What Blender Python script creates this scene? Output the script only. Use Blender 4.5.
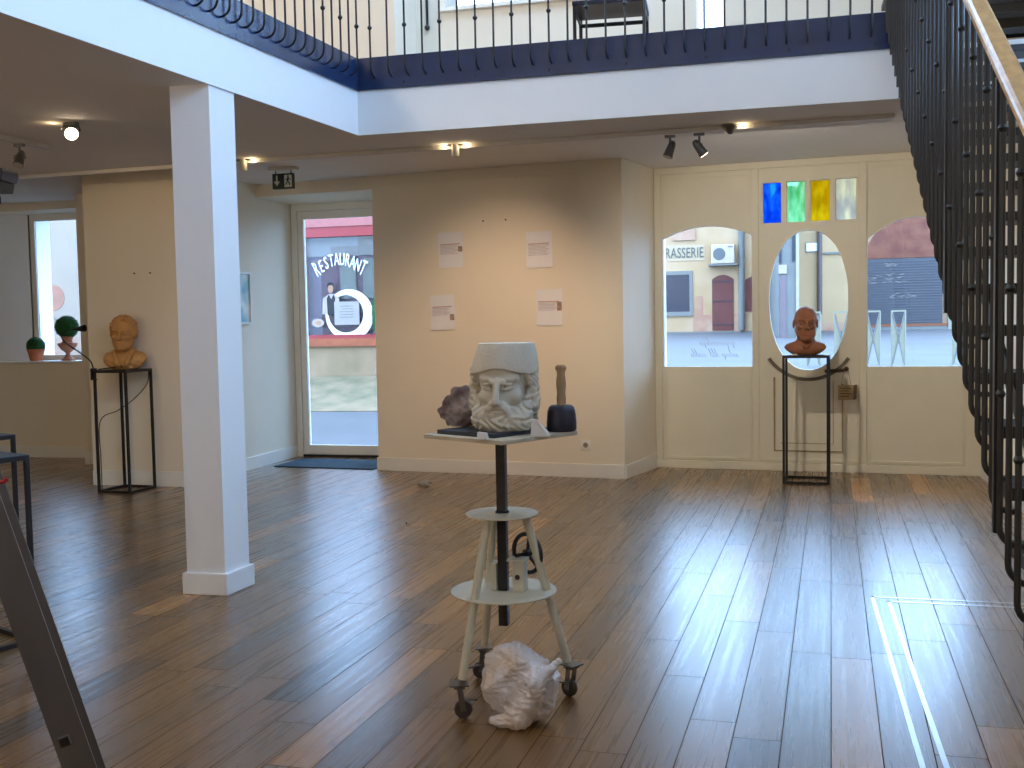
import bpy, bmesh, math, random
import numpy as np
from math import sin, cos, pi, radians, sqrt, atan2, floor
from mathutils import Vector, Matrix
from mathutils.geometry import tessellate_polygon

for o in list(bpy.data.objects): bpy.data.objects.remove(o)
S = bpy.context.scene
C = S.collection

# ------------------------------------------------------------------ camera
CAM_H = 1.4
yaw, pitch, roll = radians(14.865), radians(3.324), radians(1.048)
r0 = Vector((cos(yaw), sin(yaw), 0)); f0 = Vector((-sin(yaw), cos(yaw), 0)); z0 = Vector((0, 0, 1))
fwd = f0*cos(pitch) - z0*sin(pitch); up0 = z0*cos(pitch) + f0*sin(pitch)
right = r0*cos(roll) - up0*sin(roll); up = r0*sin(roll) + up0*cos(roll)
cd = bpy.data.cameras.new('camera'); cam = bpy.data.objects.new('camera', cd); C.objects.link(cam)
cd.sensor_width = 36; cd.lens = 36*1050/1024; cd.clip_start = .02; cd.clip_end = 300
m = Matrix.Identity(4)
for i in range(3): m[i][0] = right[i]; m[i][1] = up[i]; m[i][2] = -fwd[i]
m[0][3], m[1][3], m[2][3] = 0, 0, CAM_H
cam.matrix_world = m
S.camera = cam

# ------------------------------------------------------------------ sky and exposure
S.view_settings.view_transform = 'Standard'; S.view_settings.look = 'None'
S.view_settings.gamma = 1; S.view_settings.use_curve_mapping = False
S.view_settings.exposure = 0.22
SKY = 8.6
w = bpy.data.worlds.new('sky'); S.world = w; w.use_nodes = True
nt = w.node_tree; bg = nt.nodes['Background']
tc = nt.nodes.new('ShaderNodeTexCoord'); sx = nt.nodes.new('ShaderNodeSeparateXYZ')
rp = nt.nodes.new('ShaderNodeValToRGB')
nt.links.new(tc.outputs['Generated'], sx.inputs[0]); nt.links.new(sx.outputs['Z'], rp.inputs[0])
rp.color_ramp.elements[0].position = 0.0; rp.color_ramp.elements[0].color = (.34, .60, 1, 1)
rp.color_ramp.elements[1].position = .7; rp.color_ramp.elements[1].color = (.40, .64, 1, 1)
nt.links.new(rp.outputs[0], bg.inputs[0]); bg.inputs[1].default_value = SKY

def portal(name, loc, direction, sx_, sy_):
    l = bpy.data.lights.new(name, 'AREA'); l.shape = 'RECTANGLE'; l.size = sx_; l.size_y = sy_
    l.cycles.is_portal = True
    o = bpy.data.objects.new(name, l); C.objects.link(o); o.location = loc
    o.rotation_euler = Vector(direction).to_track_quat('-Z', 'Y').to_euler()
portal('daylight_portal_front', (.15, 10.0, 1.75), (0, -1, 0), 2.9, 1.8)
portal('daylight_portal_door', (-4.5, 10.5, 1.35), (0, -1, 0), 1.3, 2.7)
portal('daylight_portal_window', (-7.95, 10.5, 1.9), (0, -1, 0), 1.4, 1.7)
portal('daylight_portal_gallery', (1.8, 2.6, 4.75), (-1, 0, 0), 6.0, 2.0)
portal('daylight_portal_upper_front', (-.9, 9.0, 4.6), (0, -1, 0), 4.0, 2.2)
portal('daylight_portal_roof', (-1.2, 7.55, 6.5), (0, 0, -1), 3.6, 1.9)
for x_, y_, e_ in ((-4.8, -2.6, 90), (-6.2, 2.6, 34)):  # unseen fill lights without fixtures, added to lift the dim interior
    l_ = bpy.data.lights.new('fill_light', 'POINT'); l_.energy = e_; l_.color = (1, .84, .62); l_.shadow_soft_size = .25
    o_ = bpy.data.objects.new('fill_light', l_); C.objects.link(o_); o_.location = (x_, y_, 2.15)
l_ = bpy.data.lights.new('upper_fill_light', 'POINT'); l_.energy = 260; l_.color = (1, .88, .70); l_.shadow_soft_size = .3  # fill light without a fixture, added to brighten the upper walls
o_ = bpy.data.objects.new('upper_fill_light', l_); C.objects.link(o_); o_.location = (-5.4, 3.0, 5.6)

def lamp_spot(name, loc, target, power, size=60, blend=.6, col=(1, .74, .45), rad=.03):
    l = bpy.data.lights.new(name, 'SPOT'); l.energy = power; l.spot_size = radians(size); l.spot_blend = blend
    l.color = col; l.shadow_soft_size = rad
    o = bpy.data.objects.new(name, l); C.objects.link(o); o.location = loc
    o.rotation_euler = (Vector(target) - Vector(loc)).to_track_quat('-Z', 'Y').to_euler()
    return o

# ------------------------------------------------------------------ materials
def srgb(r, g, b):
    def c(v):
        v /= 255
        return v/12.92 if v <= .04045 else ((v+.055)/1.055)**2.4
    return (c(r), c(g), c(b), 1)
MC = {}
def mat(name, col, rough=.6, metal=0, var=.06, scale=8, bump=0, bscale=None, spec=.5, detail=4, col2=None, stretch=None):
    if name in MC: return MC[name]
    m = bpy.data.materials.new(name); m.use_nodes = True; n = m.node_tree; L = n.links
    p = n.nodes['Principled BSDF']; p.inputs['Roughness'].default_value = rough; p.inputs['Metallic'].default_value = metal
    p.inputs['Specular IOR Level'].default_value = spec
    t = n.nodes.new('ShaderNodeTexCoord'); src = t.outputs['Object']
    if stretch:
        mp = n.nodes.new('ShaderNodeMapping'); mp.inputs['Scale'].default_value = stretch
        L.new(src, mp.inputs[0]); src = mp.outputs[0]
    nz = n.nodes.new('ShaderNodeTexNoise'); nz.inputs['Scale'].default_value = scale; nz.inputs['Detail'].default_value = detail
    L.new(src, nz.inputs['Vector'])
    cr = n.nodes.new('ShaderNodeValToRGB'); L.new(nz.outputs['Fac'], cr.inputs[0])
    a = [max(0, c*(1-var)) for c in col[:3]]; b = [c*(1+var) for c in col[:3]]
    if col2: a = col[:3]; b = col2[:3]
    cr.color_ramp.elements[0].position = .35; cr.color_ramp.elements[0].color = (*a, 1)
    cr.color_ramp.elements[1].position = .65; cr.color_ramp.elements[1].color = (*b, 1)
    L.new(cr.outputs[0], p.inputs['Base Color'])
    if bump:
        n2 = n.nodes.new('ShaderNodeTexNoise'); n2.inputs['Scale'].default_value = bscale or scale*4; n2.inputs['Detail'].default_value = 4
        L.new(src, n2.inputs['Vector'])
        bp = n.nodes.new('ShaderNodeBump'); bp.inputs['Strength'].default_value = bump; bp.inputs['Distance'].default_value = .01
        L.new(n2.outputs['Fac'], bp.inputs['Height']); L.new(bp.outputs[0], p.inputs['Normal'])
    MC[name] = m; return m
def emit(name, col, st):
    if name in MC: return MC[name]
    m = bpy.data.materials.new(name); m.use_nodes = True; n = m.node_tree
    p = n.nodes['Principled BSDF']; p.inputs['Base Color'].default_value = col
    p.inputs['Emission Color'].default_value = col; p.inputs['Emission Strength'].default_value = st
    MC[name] = m; return m
def glassmat(name='clear_glass', tint=(1, 1, 1, 1), gl=.06, rough=.0):
    if name in MC: return MC[name]
    m = bpy.data.materials.new(name); m.use_nodes = True; n = m.node_tree; n.nodes.clear()
    o = n.nodes.new('ShaderNodeOutputMaterial'); tr = n.nodes.new('ShaderNodeBsdfTransparent'); g = n.nodes.new('ShaderNodeBsdfGlossy')
    g.inputs['Roughness'].default_value = rough; tr.inputs[0].default_value = tint
    mx = n.nodes.new('ShaderNodeMixShader'); lw = n.nodes.new('ShaderNodeFresnel'); lw.inputs[0].default_value = 1.3
    n.links.new(lw.outputs[0], mx.inputs[0]); n.links.new(tr.outputs[0], mx.inputs[1]); n.links.new(g.outputs[0], mx.inputs[2])
    n.links.new(mx.outputs[0], o.inputs[0]); MC[name] = m; return m
def stained(name, c1, c2, sc):
    m = bpy.data.materials.new(name); m.use_nodes = True; n = m.node_tree; n.nodes.clear(); L = n.links
    o = n.nodes.new('ShaderNodeOutputMaterial'); tr = n.nodes.new('ShaderNodeBsdfTransparent'); tl = n.nodes.new('ShaderNodeBsdfTranslucent')
    t = n.nodes.new('ShaderNodeTexCoord'); mp = n.nodes.new('ShaderNodeMapping'); mp.inputs['Scale'].default_value = (3, 3, .9)
    nz = n.nodes.new('ShaderNodeTexNoise'); nz.inputs['Scale'].default_value = sc; nz.inputs['Detail'].default_value = 5
    cr = n.nodes.new('ShaderNodeValToRGB'); cr.color_ramp.elements[0].position = .38; cr.color_ramp.elements[1].position = .62
    cr.color_ramp.elements[0].color = c1; cr.color_ramp.elements[1].color = c2
    L.new(t.outputs['Object'], mp.inputs[0]); L.new(mp.outputs[0], nz.inputs['Vector']); L.new(nz.outputs['Fac'], cr.inputs[0])
    L.new(cr.outputs[0], tr.inputs[0]); L.new(cr.outputs[0], tl.inputs[0])
    mx = n.nodes.new('ShaderNodeMixShader'); mx.inputs[0].default_value = .45
    L.new(tr.outputs[0], mx.inputs[1]); L.new(tl.outputs[0], mx.inputs[2]); L.new(mx.outputs[0], o.inputs[0]); return m

def floor_material():
    m = bpy.data.materials.new('oak_parquet'); m.use_nodes = True; n = m.node_tree; L = n.links
    p = n.nodes['Principled BSDF']
    def math_(op, a, b=None, c=None):
        q = n.nodes.new('ShaderNodeMath'); q.operation = op
        for i, v in enumerate((a, b, c)):
            if v is None: continue
            if isinstance(v, (int, float)): q.inputs[i].default_value = v
            else: L.new(v, q.inputs[i])
        return q.outputs[0]
    t = n.nodes.new('ShaderNodeTexCoord'); s = n.nodes.new('ShaderNodeSeparateXYZ'); L.new(t.outputs['Object'], s.inputs[0])
    X, Y = s.outputs['X'], s.outputs['Y']
    u = math_('SUBTRACT', X, math_('MULTIPLY', Y, .036))
    ur = math_('DIVIDE', u, .158); row = math_('FLOOR', ur)
    w1 = n.nodes.new('ShaderNodeTexWhiteNoise'); w1.noise_dimensions = '1D'; L.new(row, w1.inputs['W'])
    v = math_('ADD', Y, math_('MULTIPLY', w1.outputs['Value'], 3.1)); vr = math_('DIVIDE', v, 1.25); col = math_('FLOOR', vr)
    cb = n.nodes.new('ShaderNodeCombineXYZ'); L.new(row, cb.inputs[0]); L.new(col, cb.inputs[1])
    w2 = n.nodes.new('ShaderNodeTexWhiteNoise'); w2.noise_dimensions = '3D'; L.new(cb.outputs[0], w2.inputs['Vector'])
    cr = n.nodes.new('ShaderNodeValToRGB'); L.new(w2.outputs['Value'], cr.inputs[0])
    e = cr.color_ramp.elements
    e[0].position = 0; e[0].color = srgb(67, 48, 28)
    e[1].position = 1; e[1].color = srgb(176, 122, 64)
    for pos, c in ((.2, srgb(104, 74, 39)), (.45, srgb(118, 84, 43)), (.7, srgb(130, 89, 44)), (.85, srgb(94, 64, 35))):
        k = e.new(pos); k.color = c
    # grain
    cb2 = n.nodes.new('ShaderNodeCombineXYZ'); L.new(math_('MULTIPLY', u, 30), cb2.inputs[0]); L.new(math_('MULTIPLY', v, .9), cb2.inputs[1]); L.new(math_('MULTIPLY', w2.outputs['Value'], 40), cb2.inputs[2])
    g = n.nodes.new('ShaderNodeTexNoise'); g.inputs['Scale'].default_value = 1.6; g.inputs['Detail'].default_value = 6; L.new(cb2.outputs[0], g.inputs['Vector'])
    gr = n.nodes.new('ShaderNodeMapRange'); gr.inputs[1].default_value = .3; gr.inputs[2].default_value = .7; gr.inputs[3].default_value = .91; gr.inputs[4].default_value = 1.08
    L.new(g.outputs['Fac'], gr.inputs[0])
    cb3 = n.nodes.new('ShaderNodeCombineXYZ'); L.new(math_('MULTIPLY', u, 9), cb3.inputs[0]); L.new(math_('MULTIPLY', v, 4.2), cb3.inputs[1]); L.new(math_('MULTIPLY', w2.outputs['Value'], 90), cb3.inputs[2])
    kn = n.nodes.new('ShaderNodeTexNoise'); kn.inputs['Scale'].default_value = 1.0; kn.inputs['Detail'].default_value = 2; L.new(cb3.outputs[0], kn.inputs['Vector'])
    kr = n.nodes.new('ShaderNodeMapRange'); kr.inputs[1].default_value = .68; kr.inputs[2].default_value = .76; kr.inputs[3].default_value = 1; kr.inputs[4].default_value = .62
    L.new(kn.outputs['Fac'], kr.inputs[0])
    fu = math_('FRACT', ur); fv = math_('FRACT', vr)
    gu = math_('MINIMUM', fu, math_('SUBTRACT', 1, fu)); gv = math_('MINIMUM', fv, math_('SUBTRACT', 1, fv))
    lu = math_('GREATER_THAN', gu, .012); lv = math_('GREATER_THAN', gv, .0018)
    gap = math_('MULTIPLY', lu, lv); gm = math_('ADD', math_('MULTIPLY', gap, .7), .3)
    fac = math_('MULTIPLY', math_('MULTIPLY', gr.outputs[0], kr.outputs[0]), gm)
    mx = n.nodes.new('ShaderNodeVectorMath'); mx.operation = 'SCALE'; L.new(cr.outputs[0], mx.inputs[0]); L.new(fac, mx.inputs['Scale'])
    L.new(mx.outputs[0], p.inputs['Base Color'])
    rr = n.nodes.new('ShaderNodeMapRange'); rr.inputs[1].default_value = .3; rr.inputs[2].default_value = .7; rr.inputs[3].default_value = .24; rr.inputs[4].default_value = .33
    L.new(g.outputs['Fac'], rr.inputs[0]); L.new(rr.outputs[0], p.inputs['Roughness'])
    L.new(math_('MULTIPLY', gap, .55), p.inputs['Specular IOR Level']); L.new(math_('MULTIPLY', gap, .62), p.inputs['Coat Weight']); p.inputs['Coat Roughness'].default_value = .32; p.inputs['Coat IOR'].default_value = 1.6
    bp = n.nodes.new('ShaderNodeBump'); bp.inputs['Strength'].default_value = .2; bp.inputs['Distance'].default_value = .0008
    L.new(math_('ADD', gap, math_('MULTIPLY', g.outputs['Fac'], .25)), bp.inputs['Height']); L.new(bp.outputs[0], p.inputs['Normal'])
    return m

M_floor = floor_material()
M_wall = mat('cream_wall_paint', srgb(238, 228, 208), .75, var=.015, scale=2, bump=.04, bscale=60)
M_white = mat('white_wall_paint', srgb(240, 240, 240), .7, var=.01, scale=2, bump=.03, bscale=60)
M_ceil = mat('ceiling_paint', srgb(226, 220, 214), .85, var=.01, scale=2)
M_shop = mat('cream_joinery_paint', srgb(232, 226, 206), .45, var=.02, scale=3)
M_trimw = mat('white_joinery_paint', srgb(238, 236, 228), .4, var=.015, scale=5)
M_black = mat('black_steel', srgb(17, 17, 22), .42, .0, var=.15, scale=20, spec=.6)
M_band = mat('sky_tinted_navy_steel', srgb(26, 48, 88), .24, .0, var=.1, scale=6, spec=1.0)  # navy paint, base tinted bluer to stand in for reflected sky
M_tbl = mat('blackened_steel_bar', srgb(34, 32, 32), .45, .2, var=.2, scale=30)
M_wood_rail = mat('varnished_beech', srgb(205, 165, 110), .22, var=.12, scale=6, stretch=(6, 1, 6))
M_glass = glassmat()

# ------------------------------------------------------------------ mesh helpers
class MB:
    def __init__(s): s.v = []; s.f = []
    def add(s, vs, fs):
        b = len(s.v); s.v += [tuple(p) for p in vs]; s.f += [tuple(i+b for i in f) for f in fs]; return s
    def box(s, x0, x1, y0, y1, z0, z1):
        v = [(x, y, z) for z in (z0, z1) for x, y in ((x0, y0), (x1, y0), (x1, y1), (x0, y1))]
        return s.add(v, [(3, 2, 1, 0), (4, 5, 6, 7), (0, 1, 5, 4), (1, 2, 6, 5), (2, 3, 7, 6), (3, 0, 4, 7)])
    def prism(s, poly, z0, z1):
        n = len(poly); a = sum(poly[i][0]*poly[(i+1) % n][1]-poly[(i+1) % n][0]*poly[i][1] for i in range(n))
        if a < 0: poly = poly[::-1]
        v = [(x, y, z0) for x, y in poly]+[(x, y, z1) for x, y in poly]
        return s.add(v, [tuple(range(n))[::-1], tuple(range(n, 2*n))]+[(i, (i+1) % n, (i+1) % n+n, i+n) for i in range(n)])
    def beam(s, p0, p1, w, h, upv=(0, 0, 1)):
        p0, p1 = Vector(p0), Vector(p1); d = (p1-p0).normalized(); u = Vector(upv)
        if abs(d.dot(u)) > .98: u = Vector((0, 1, 0))
        a = d.cross(u).normalized()*w/2; b = a.cross(d).normalized()*h/2
        v = [p+q for p in (p0, p1) for q in (-a-b, a-b, a+b, -a+b)]
        return s.add(v, [(3, 2, 1, 0), (4, 5, 6, 7), (0, 1, 5, 4), (1, 2, 6, 5), (2, 3, 7, 6), (3, 0, 4, 7)])
    def tube(s, pts, r, n=10, rs=None):
        pts = [Vector(p) for p in pts]; rs = rs or [r]*len(pts); b = len(s.v)
        d0 = (pts[1]-pts[0]).normalized(); a = d0.orthogonal().normalized()
        for i, p in enumerate(pts):
            d = (pts[min(i+1, len(pts)-1)]-pts[max(i-1, 0)]).normalized()
            a = (a-d*a.dot(d)).normalized(); c = d.cross(a)
            for k in range(n): s.v.append(tuple(p+(a*cos(2*pi*k/n)+c*sin(2*pi*k/n))*rs[i]))
        for i in range(len(pts)-1):
            for k in range(n): s.f.append((b+i*n+k, b+i*n+(k+1) % n, b+(i+1)*n+(k+1) % n, b+(i+1)*n+k))
        s.f.append(tuple(b+k for k in range(n))[::-1]); s.f.append(tuple(b+(len(pts)-1)*n+k for k in range(n))); return s
    def lathe(s, prof, n=28, c=(0, 0, 0), axis=(0, 0, 1)):
        ax = Vector(axis).normalized(); a = ax.orthogonal().normalized(); bb = ax.cross(a); b = len(s.v); c = Vector(c)
        for r, z in prof:
            for k in range(n): s.v.append(tuple(c+ax*z+(a*cos(2*pi*k/n)+bb*sin(2*pi*k/n))*max(r, 1e-4)))
        for i in range(len(prof)-1):
            for k in range(n): s.f.append((b+i*n+k, b+i*n+(k+1) % n, b+(i+1)*n+(k+1) % n, b+(i+1)*n+k))
        s.f.append(tuple(b+k for k in range(n))[::-1]); s.f.append(tuple(b+(len(prof)-1)*n+k for k in range(n))); return s
    def ball(s, c, r, n=12):
        return s.lathe([(r*sin(pi*i/n), -r*cos(pi*i/n)) for i in range(n+1)], n+4, c)
    def torus(s, c, R, r, axis=(0, 0, 1), n=36, m_=8):
        ax = Vector(axis).normalized(); a = ax.orthogonal().normalized(); bb = ax.cross(a); b = len(s.v); c = Vector(c)
        for i in range(n):
            d = a*cos(2*pi*i/n)+bb*sin(2*pi*i/n)
            for k in range(m_): s.v.append(tuple(c+d*(R+r*cos(2*pi*k/m_))+ax*r*sin(2*pi*k/m_)))
        for i in range(n):
            for k in range(m_): s.f.append((b+i*m_+k, b+((i+1) % n)*m_+k, b+((i+1) % n)*m_+(k+1) % m_, b+i*m_+(k+1) % m_))
        return s
    def build(s, name, m, parent=None, smooth=False, bevel=0, loc=None):
        me = bpy.data.meshes.new(name); me.from_pydata(s.v, [], s.f); me.update()
        bm = bmesh.new(); bm.from_mesh(me); bmesh.ops.recalc_face_normals(bm, faces=bm.faces); bm.to_mesh(me); bm.free()
        return link(name, me, m, parent, smooth, bevel, loc)
def link(name, me, m, parent=None, smooth=False, bevel=0, loc=None):
    if m: me.materials.append(m)
    if smooth: me.shade_smooth() if hasattr(me, 'shade_smooth') else None
    if smooth:
        try: me.set_sharp_from_angle(angle=radians(38))
        except Exception: pass
    o = bpy.data.objects.new(name, me); C.objects.link(o)
    if parent: o.parent = parent
    if loc: o.location = loc
    if bevel:
        b = o.modifiers.new('bevel', 'BEVEL'); b.width = bevel; b.segments = 2; b.limit_method = 'ANGLE'
    return o
def tag(o, label, cat, group=None, kind=None):
    if label: o['label'] = label
    if cat: o['category'] = cat
    if group: o['group'] = group
    if kind: o['kind'] = kind
    return o
def thing(name, label, cat, loc=(0, 0, 0), rz=0, group=None):
    o = bpy.data.objects.new(name, None); C.objects.link(o); o.location = loc; o.rotation_euler = (0, 0, rz)
    o.empty_display_size = .1
    return tag(o, label, cat, group)
def st(o): o['kind'] = 'structure'; return o
def copy_tree(o, parent=None):
    c = o.copy(); C.objects.link(c); c.parent = parent
    for ch in [q for q in bpy.data.objects if q.parent == o]: copy_tree(ch, c)
    return c
def panel(outer, holes, a, b, depth):
    """a wall panel in the vertical plane from a towards b; outlines in (distance along, height); depth > 0 goes to the left of a->b"""
    d = (Vector(b)-Vector(a)).normalized(); nrm = Vector((-d.y, d.x))
    loops = [outer]+holes; flat = [p for l in loops for p in l]
    tri = tessellate_polygon([[Vector((p[0], p[1], 0)) for p in l] for l in loops])
    mb = MB(); N = len(flat)
    def P(p, k): return (a[0]+d.x*p[0]+nrm.x*k, a[1]+d.y*p[0]+nrm.y*k, p[1])
    vs = [P(p, 0) for p in flat]+[P(p, depth) for p in flat]
    fs = [tuple(t) for t in tri]+[tuple(i+N for i in t[::-1]) for t in tri]
    k = 0
    for l in loops:
        n = len(l)
        for i in range(n): fs.append((k+i, k+(i+1) % n, k+(i+1) % n+N, k+i+N))
        k += n
    return mb.add(vs, fs)
def rect(x0, x1, z0, z1): return [(x0, z0), (x1, z0), (x1, z1), (x0, z1)]
def text_mesh(body, size, ext=.002, align='CENTER', shear=0):
    cu = bpy.data.curves.new('lettering', 'FONT'); cu.body = body; cu.size = size; cu.extrude = ext; cu.align_x = align; cu.shear = shear
    cu.resolution_u = 3
    o = bpy.data.objects.new('lettering', cu); C.objects.link(o)
    dg = bpy.context.evaluated_depsgraph_get(); me = bpy.data.meshes.new_from_object(o.evaluated_get(dg))
    bpy.data.objects.remove(o); me.materials.clear(); return me

# ------------------------------------------------------------------ implicit surfaces for carved and modelled things
def surface(fn, lo, hi, h):
    ax = [np.arange(lo[i], hi[i]+h, h, dtype=np.float32) for i in range(3)]
    X, Y, Z = np.meshgrid(*ax, indexing='ij'); D = fn(X, Y, Z).astype(np.float32); neg = D < 0
    cnt = np.zeros(tuple(n-1 for n in D.shape), np.int8)
    corners = [(i, j, k) for i in (0, 1) for j in (0, 1) for k in (0, 1)]
    nx, ny, nz = D.shape
    for i, j, k in corners: cnt += neg[i:nx-1+i, j:ny-1+j, k:nz-1+k]
    act = (cnt > 0) & (cnt < 8); idx = np.argwhere(act)
    vals = np.stack([D[idx[:, 0]+i, idx[:, 1]+j, idx[:, 2]+k] for i, j, k in corners], 1)
    acc = np.zeros((len(idx), 3)); num = np.zeros(len(idx))
    for a in range(8):
        for b in range(a+1, 8):
            ca, cb = np.array(corners[a]), np.array(corners[b])
            if abs(ca-cb).sum() != 1: continue
            va, vb = vals[:, a], vals[:, b]; cr = (va < 0) != (vb < 0); t = np.where(cr, va/np.where(cr, va-vb, 1), 0)
            acc += np.where(cr[:, None], ca+(cb-ca)*t[:, None], 0); num += cr
    V = np.array(lo)+(idx+acc/num[:, None])*h
    ids = -np.ones(act.shape, np.int64); ids[act] = np.arange(len(idx)); F = []
    for axis in range(3):
        sl0 = [slice(1, -1)]*3; sl0[axis] = slice(0, -1); sl1 = [slice(1, -1)]*3; sl1[axis] = slice(1, None)
        ch = neg[tuple(sl0)] != neg[tuple(sl1)]; e = np.argwhere(ch); off = np.ones(3, int); off[axis] = 0; e = e+off
        s = neg[e[:, 0], e[:, 1], e[:, 2]]; u, v = [(1, 2), (2, 0), (0, 1)][axis]
        du = np.zeros(3, int); du[u] = 1; dv = np.zeros(3, int); dv[v] = 1
        q = [ids[tuple((e-du-dv).T)], ids[tuple((e-dv).T)], ids[tuple(e.T)], ids[tuple((e-du).T)]]
        Q = np.stack(q, 1); Q[~s] = Q[~s][:, ::-1]; F.append(Q)
    return V, np.concatenate(F)
def surf_obj(name, fn, lo, hi, h, m, parent=None, smooth=True):
    V, F = surface(fn, lo, hi, h)
    me = bpy.data.meshes.new(name); me.from_pydata(V.tolist(), [], F.tolist()); me.update()
    if smooth: me.polygons.foreach_set('use_smooth', [True]*len(me.polygons))
    me.materials.append(m); o = bpy.data.objects.new(name, me); C.objects.link(o)
    if parent: o.parent = parent
    return o
def ell(P, c, r):
    x, y, z = P[0]-c[0], P[1]-c[1], P[2]-c[2]
    k0 = np.sqrt((x/r[0])**2+(y/r[1])**2+(z/r[2])**2)+1e-6; k1 = np.sqrt((x/r[0]**2)**2+(y/r[1]**2)**2+(z/r[2]**2)**2)+1e-6
    return k0*(k0-1)/k1
def cap(P, a, b, ra, rb=None):
    rb = ra if rb is None else rb; a = np.array(a, float); d = np.array(b, float)-a; dd = (d*d).sum()
    x, y, z = P[0]-a[0], P[1]-a[1], P[2]-a[2]; t = np.clip((x*d[0]+y*d[1]+z*d[2])/dd, 0, 1)
    return np.sqrt((x-d[0]*t)**2+(y-d[1]*t)**2+(z-d[2]*t)**2)-(ra+(rb-ra)*t)
def su(a, b, k=.01):
    h = np.clip(.5+.5*(b-a)/k, 0, 1); return b*(1-h)+a*h-k*h*(1-h)
def ss(a, b, k=.01): return -su(-a, b, k)        # a minus b

def face(P, brow=0., mouth=True, gaunt=0.):
    """life-size head: eye line at z=0, face towards -y"""
    x, y, z = P; Q = (np.abs(x), y, z)
    d = ell(P, (0, .015, .035), (.076, .095, .083))
    d = su(d, ell(P, (0, -.022, -.045), (.061, .070, .076)), .03)
    d = su(d, cap(Q, (.052, .0, -.055), (.018, -.062, -.100), .018, .016), .03)
    d = su(d, ell(P, (0, -.020, .036), (.064, .062, .055)), .03)
    d = su(d, ell(P, (0, -.070, -.101), (.024, .020, .018)), .016)
    d = su(d, ell(Q, (.043, -.064, -.028), (.020, .018, .016)), .018)
    d = ss(d, ell(Q, (.050, -.085, -.062), (.016, .015, .02)), .02)
    d = su(d, cap(Q, (.010, -.089, .020-brow), (.050, -.070, .023), .0080, .007), .014)
    d = ss(d, ell(Q, (.031, -.099, .001), (.022, .020, .0135)), .010)
    d = su(d, ell(Q, (.031, -.0745, .000), (.0150, .0125, .0110)), .003)
    d = ss(d, cap(Q, (.019, -.094, .0015), (.043, -.088, .0015), .0022), .002)
    d = su(d, cap(Q, (.017, -.0915, .0065), (.045, -.083, .004), .0032), .003)
    d = su(d, cap(Q, (.018, -.089, -.0085), (.044, -.081, -.006), .0026), .004)
    d = su(d, cap(P, (0, -.088, .014), (0, -.116, -.034), .0075, .0105), .009)
    d = su(d, ell(P, (0, -.114, -.038), (.0115, .012, .0095)), .006)
    d = su(d, ell(Q, (.0145, -.100, -.041), (.0075, .012, .0075)), .005)
    d = ss(d, ell(Q, (.0075, -.108, -.049), (.004, .005, .005)), .003)
    if mouth:
        d = su(d, ell(P, (0, -.083, -.068), (.030, .016, .022)), .012)
        d = su(d, cap(Q, (.004, -.0985, -.0655), (.023, -.088, -.070), .0045, .0025), .004)
        d = su(d, cap(Q, (.0, -.0965, -.0775), (.020, -.088, -.073), .0055, .0025), .004)
        d = ss(d, cap(Q, (.0, -.102, -.0712), (.027, -.0885, -.0715), .0018), .002)
        d = ss(d, cap(Q, (.018, -.104, -.045), (.033, -.088, -.072), .002), .006)
    return d
def ears(P):
    Q = (np.abs(P[0]), P[1], P[2])
    e = ell(Q, (.080, .012, -.006), (.010, .020, .033)); e = ss(e, ell(Q, (.090, .006, -.002), (.007, .011, .018)), .004)
    return e

# ================================================================== SETTING
st(MB().box(-9.6, 1.85, -4, 10.9, -.15, 0).build('floor', M_floor))
# ceiling: low part near the void, higher strip along the walls
VL = [(-3.31, -.5), (-2.74, 6.49)]                       # left edge of the void
cl = MB()
cl.prism([(-9.6, 7.30), (-9.6, -4), (-3.60, -4), (-3.31, -.5), (-2.74, 6.49), (-2.74, 7.30)], 2.65, 3.12)
cl.box(-2.74, .64, 6.49, 7.30, 2.65, 3.12)
cl.prism([(-3.60, -4), (1.85, -4), (1.85, -.5), (-3.31, -.5)], 2.65, 3.12)
cl.box(-9.6, 1.85, 7.30, 10.9, 2.82, 3.12)
st(cl.build('ceiling', M_ceil))
# white painted edge faces of the gallery slab
st(panel(rect(0, 7.02, 2.645, 2.928), [], (-3.31, -.5), (-2.74, 6.49), -.012).build('trim_1', M_white))
st(MB().box(-2.74, .64, 6.478, 6.49, 2.645, 2.928).build('trim_2', M_white))

# column under the gallery edge
col = MB(); cc = [(-2.872, 4.878), (-2.854, 5.100), (-3.087, 5.10), (-3.087, 4.862)]
col.prism(cc, 0, 2.65)
k = .02; base = [(-2.872+k, 4.878-k), (-2.854+k, 5.100+k), (-3.087-k, 5.10+k), (-3.087-k, 4.862-k)]
o = thing('column', 'square white column with a white plinth under the gallery edge', 'column')
col.build('shaft', M_white, o); MB().prism(base, 0, .115).build('plinth', M_white, o, bevel=.004)
o['kind'] = 'structure'

# front wall between door and shopfront
pa, pb = (-3.859, 9.449), (-1.419, 9.195)
wf = MB().prism([pa, pb, (-1.234, 9.996), (-1.234, 10.9), (-3.859, 10.9)], 0, 2.82)
st(wf.build('wall_front', M_wall))
st(panel(rect(0, 2.465, 0, .125), [], (pa[0]-.012, pa[1]-.0), (pb[0]+.012, pb[1]-.002), -.014).build('baseboard_front', M_trimw, bevel=.003))
st(panel(rect(0, .83, 0, .125), [], (pb[0]+.0, pb[1]), (-1.234, 9.996), -.014).build('baseboard_front_return', M_trimw, bevel=.003))
# hanging rail high on that wall
st(panel(rect(0, 2.44, 2.715, 2.735), [], pa, pb, -.012).build('trim_3', M_wall))
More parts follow.
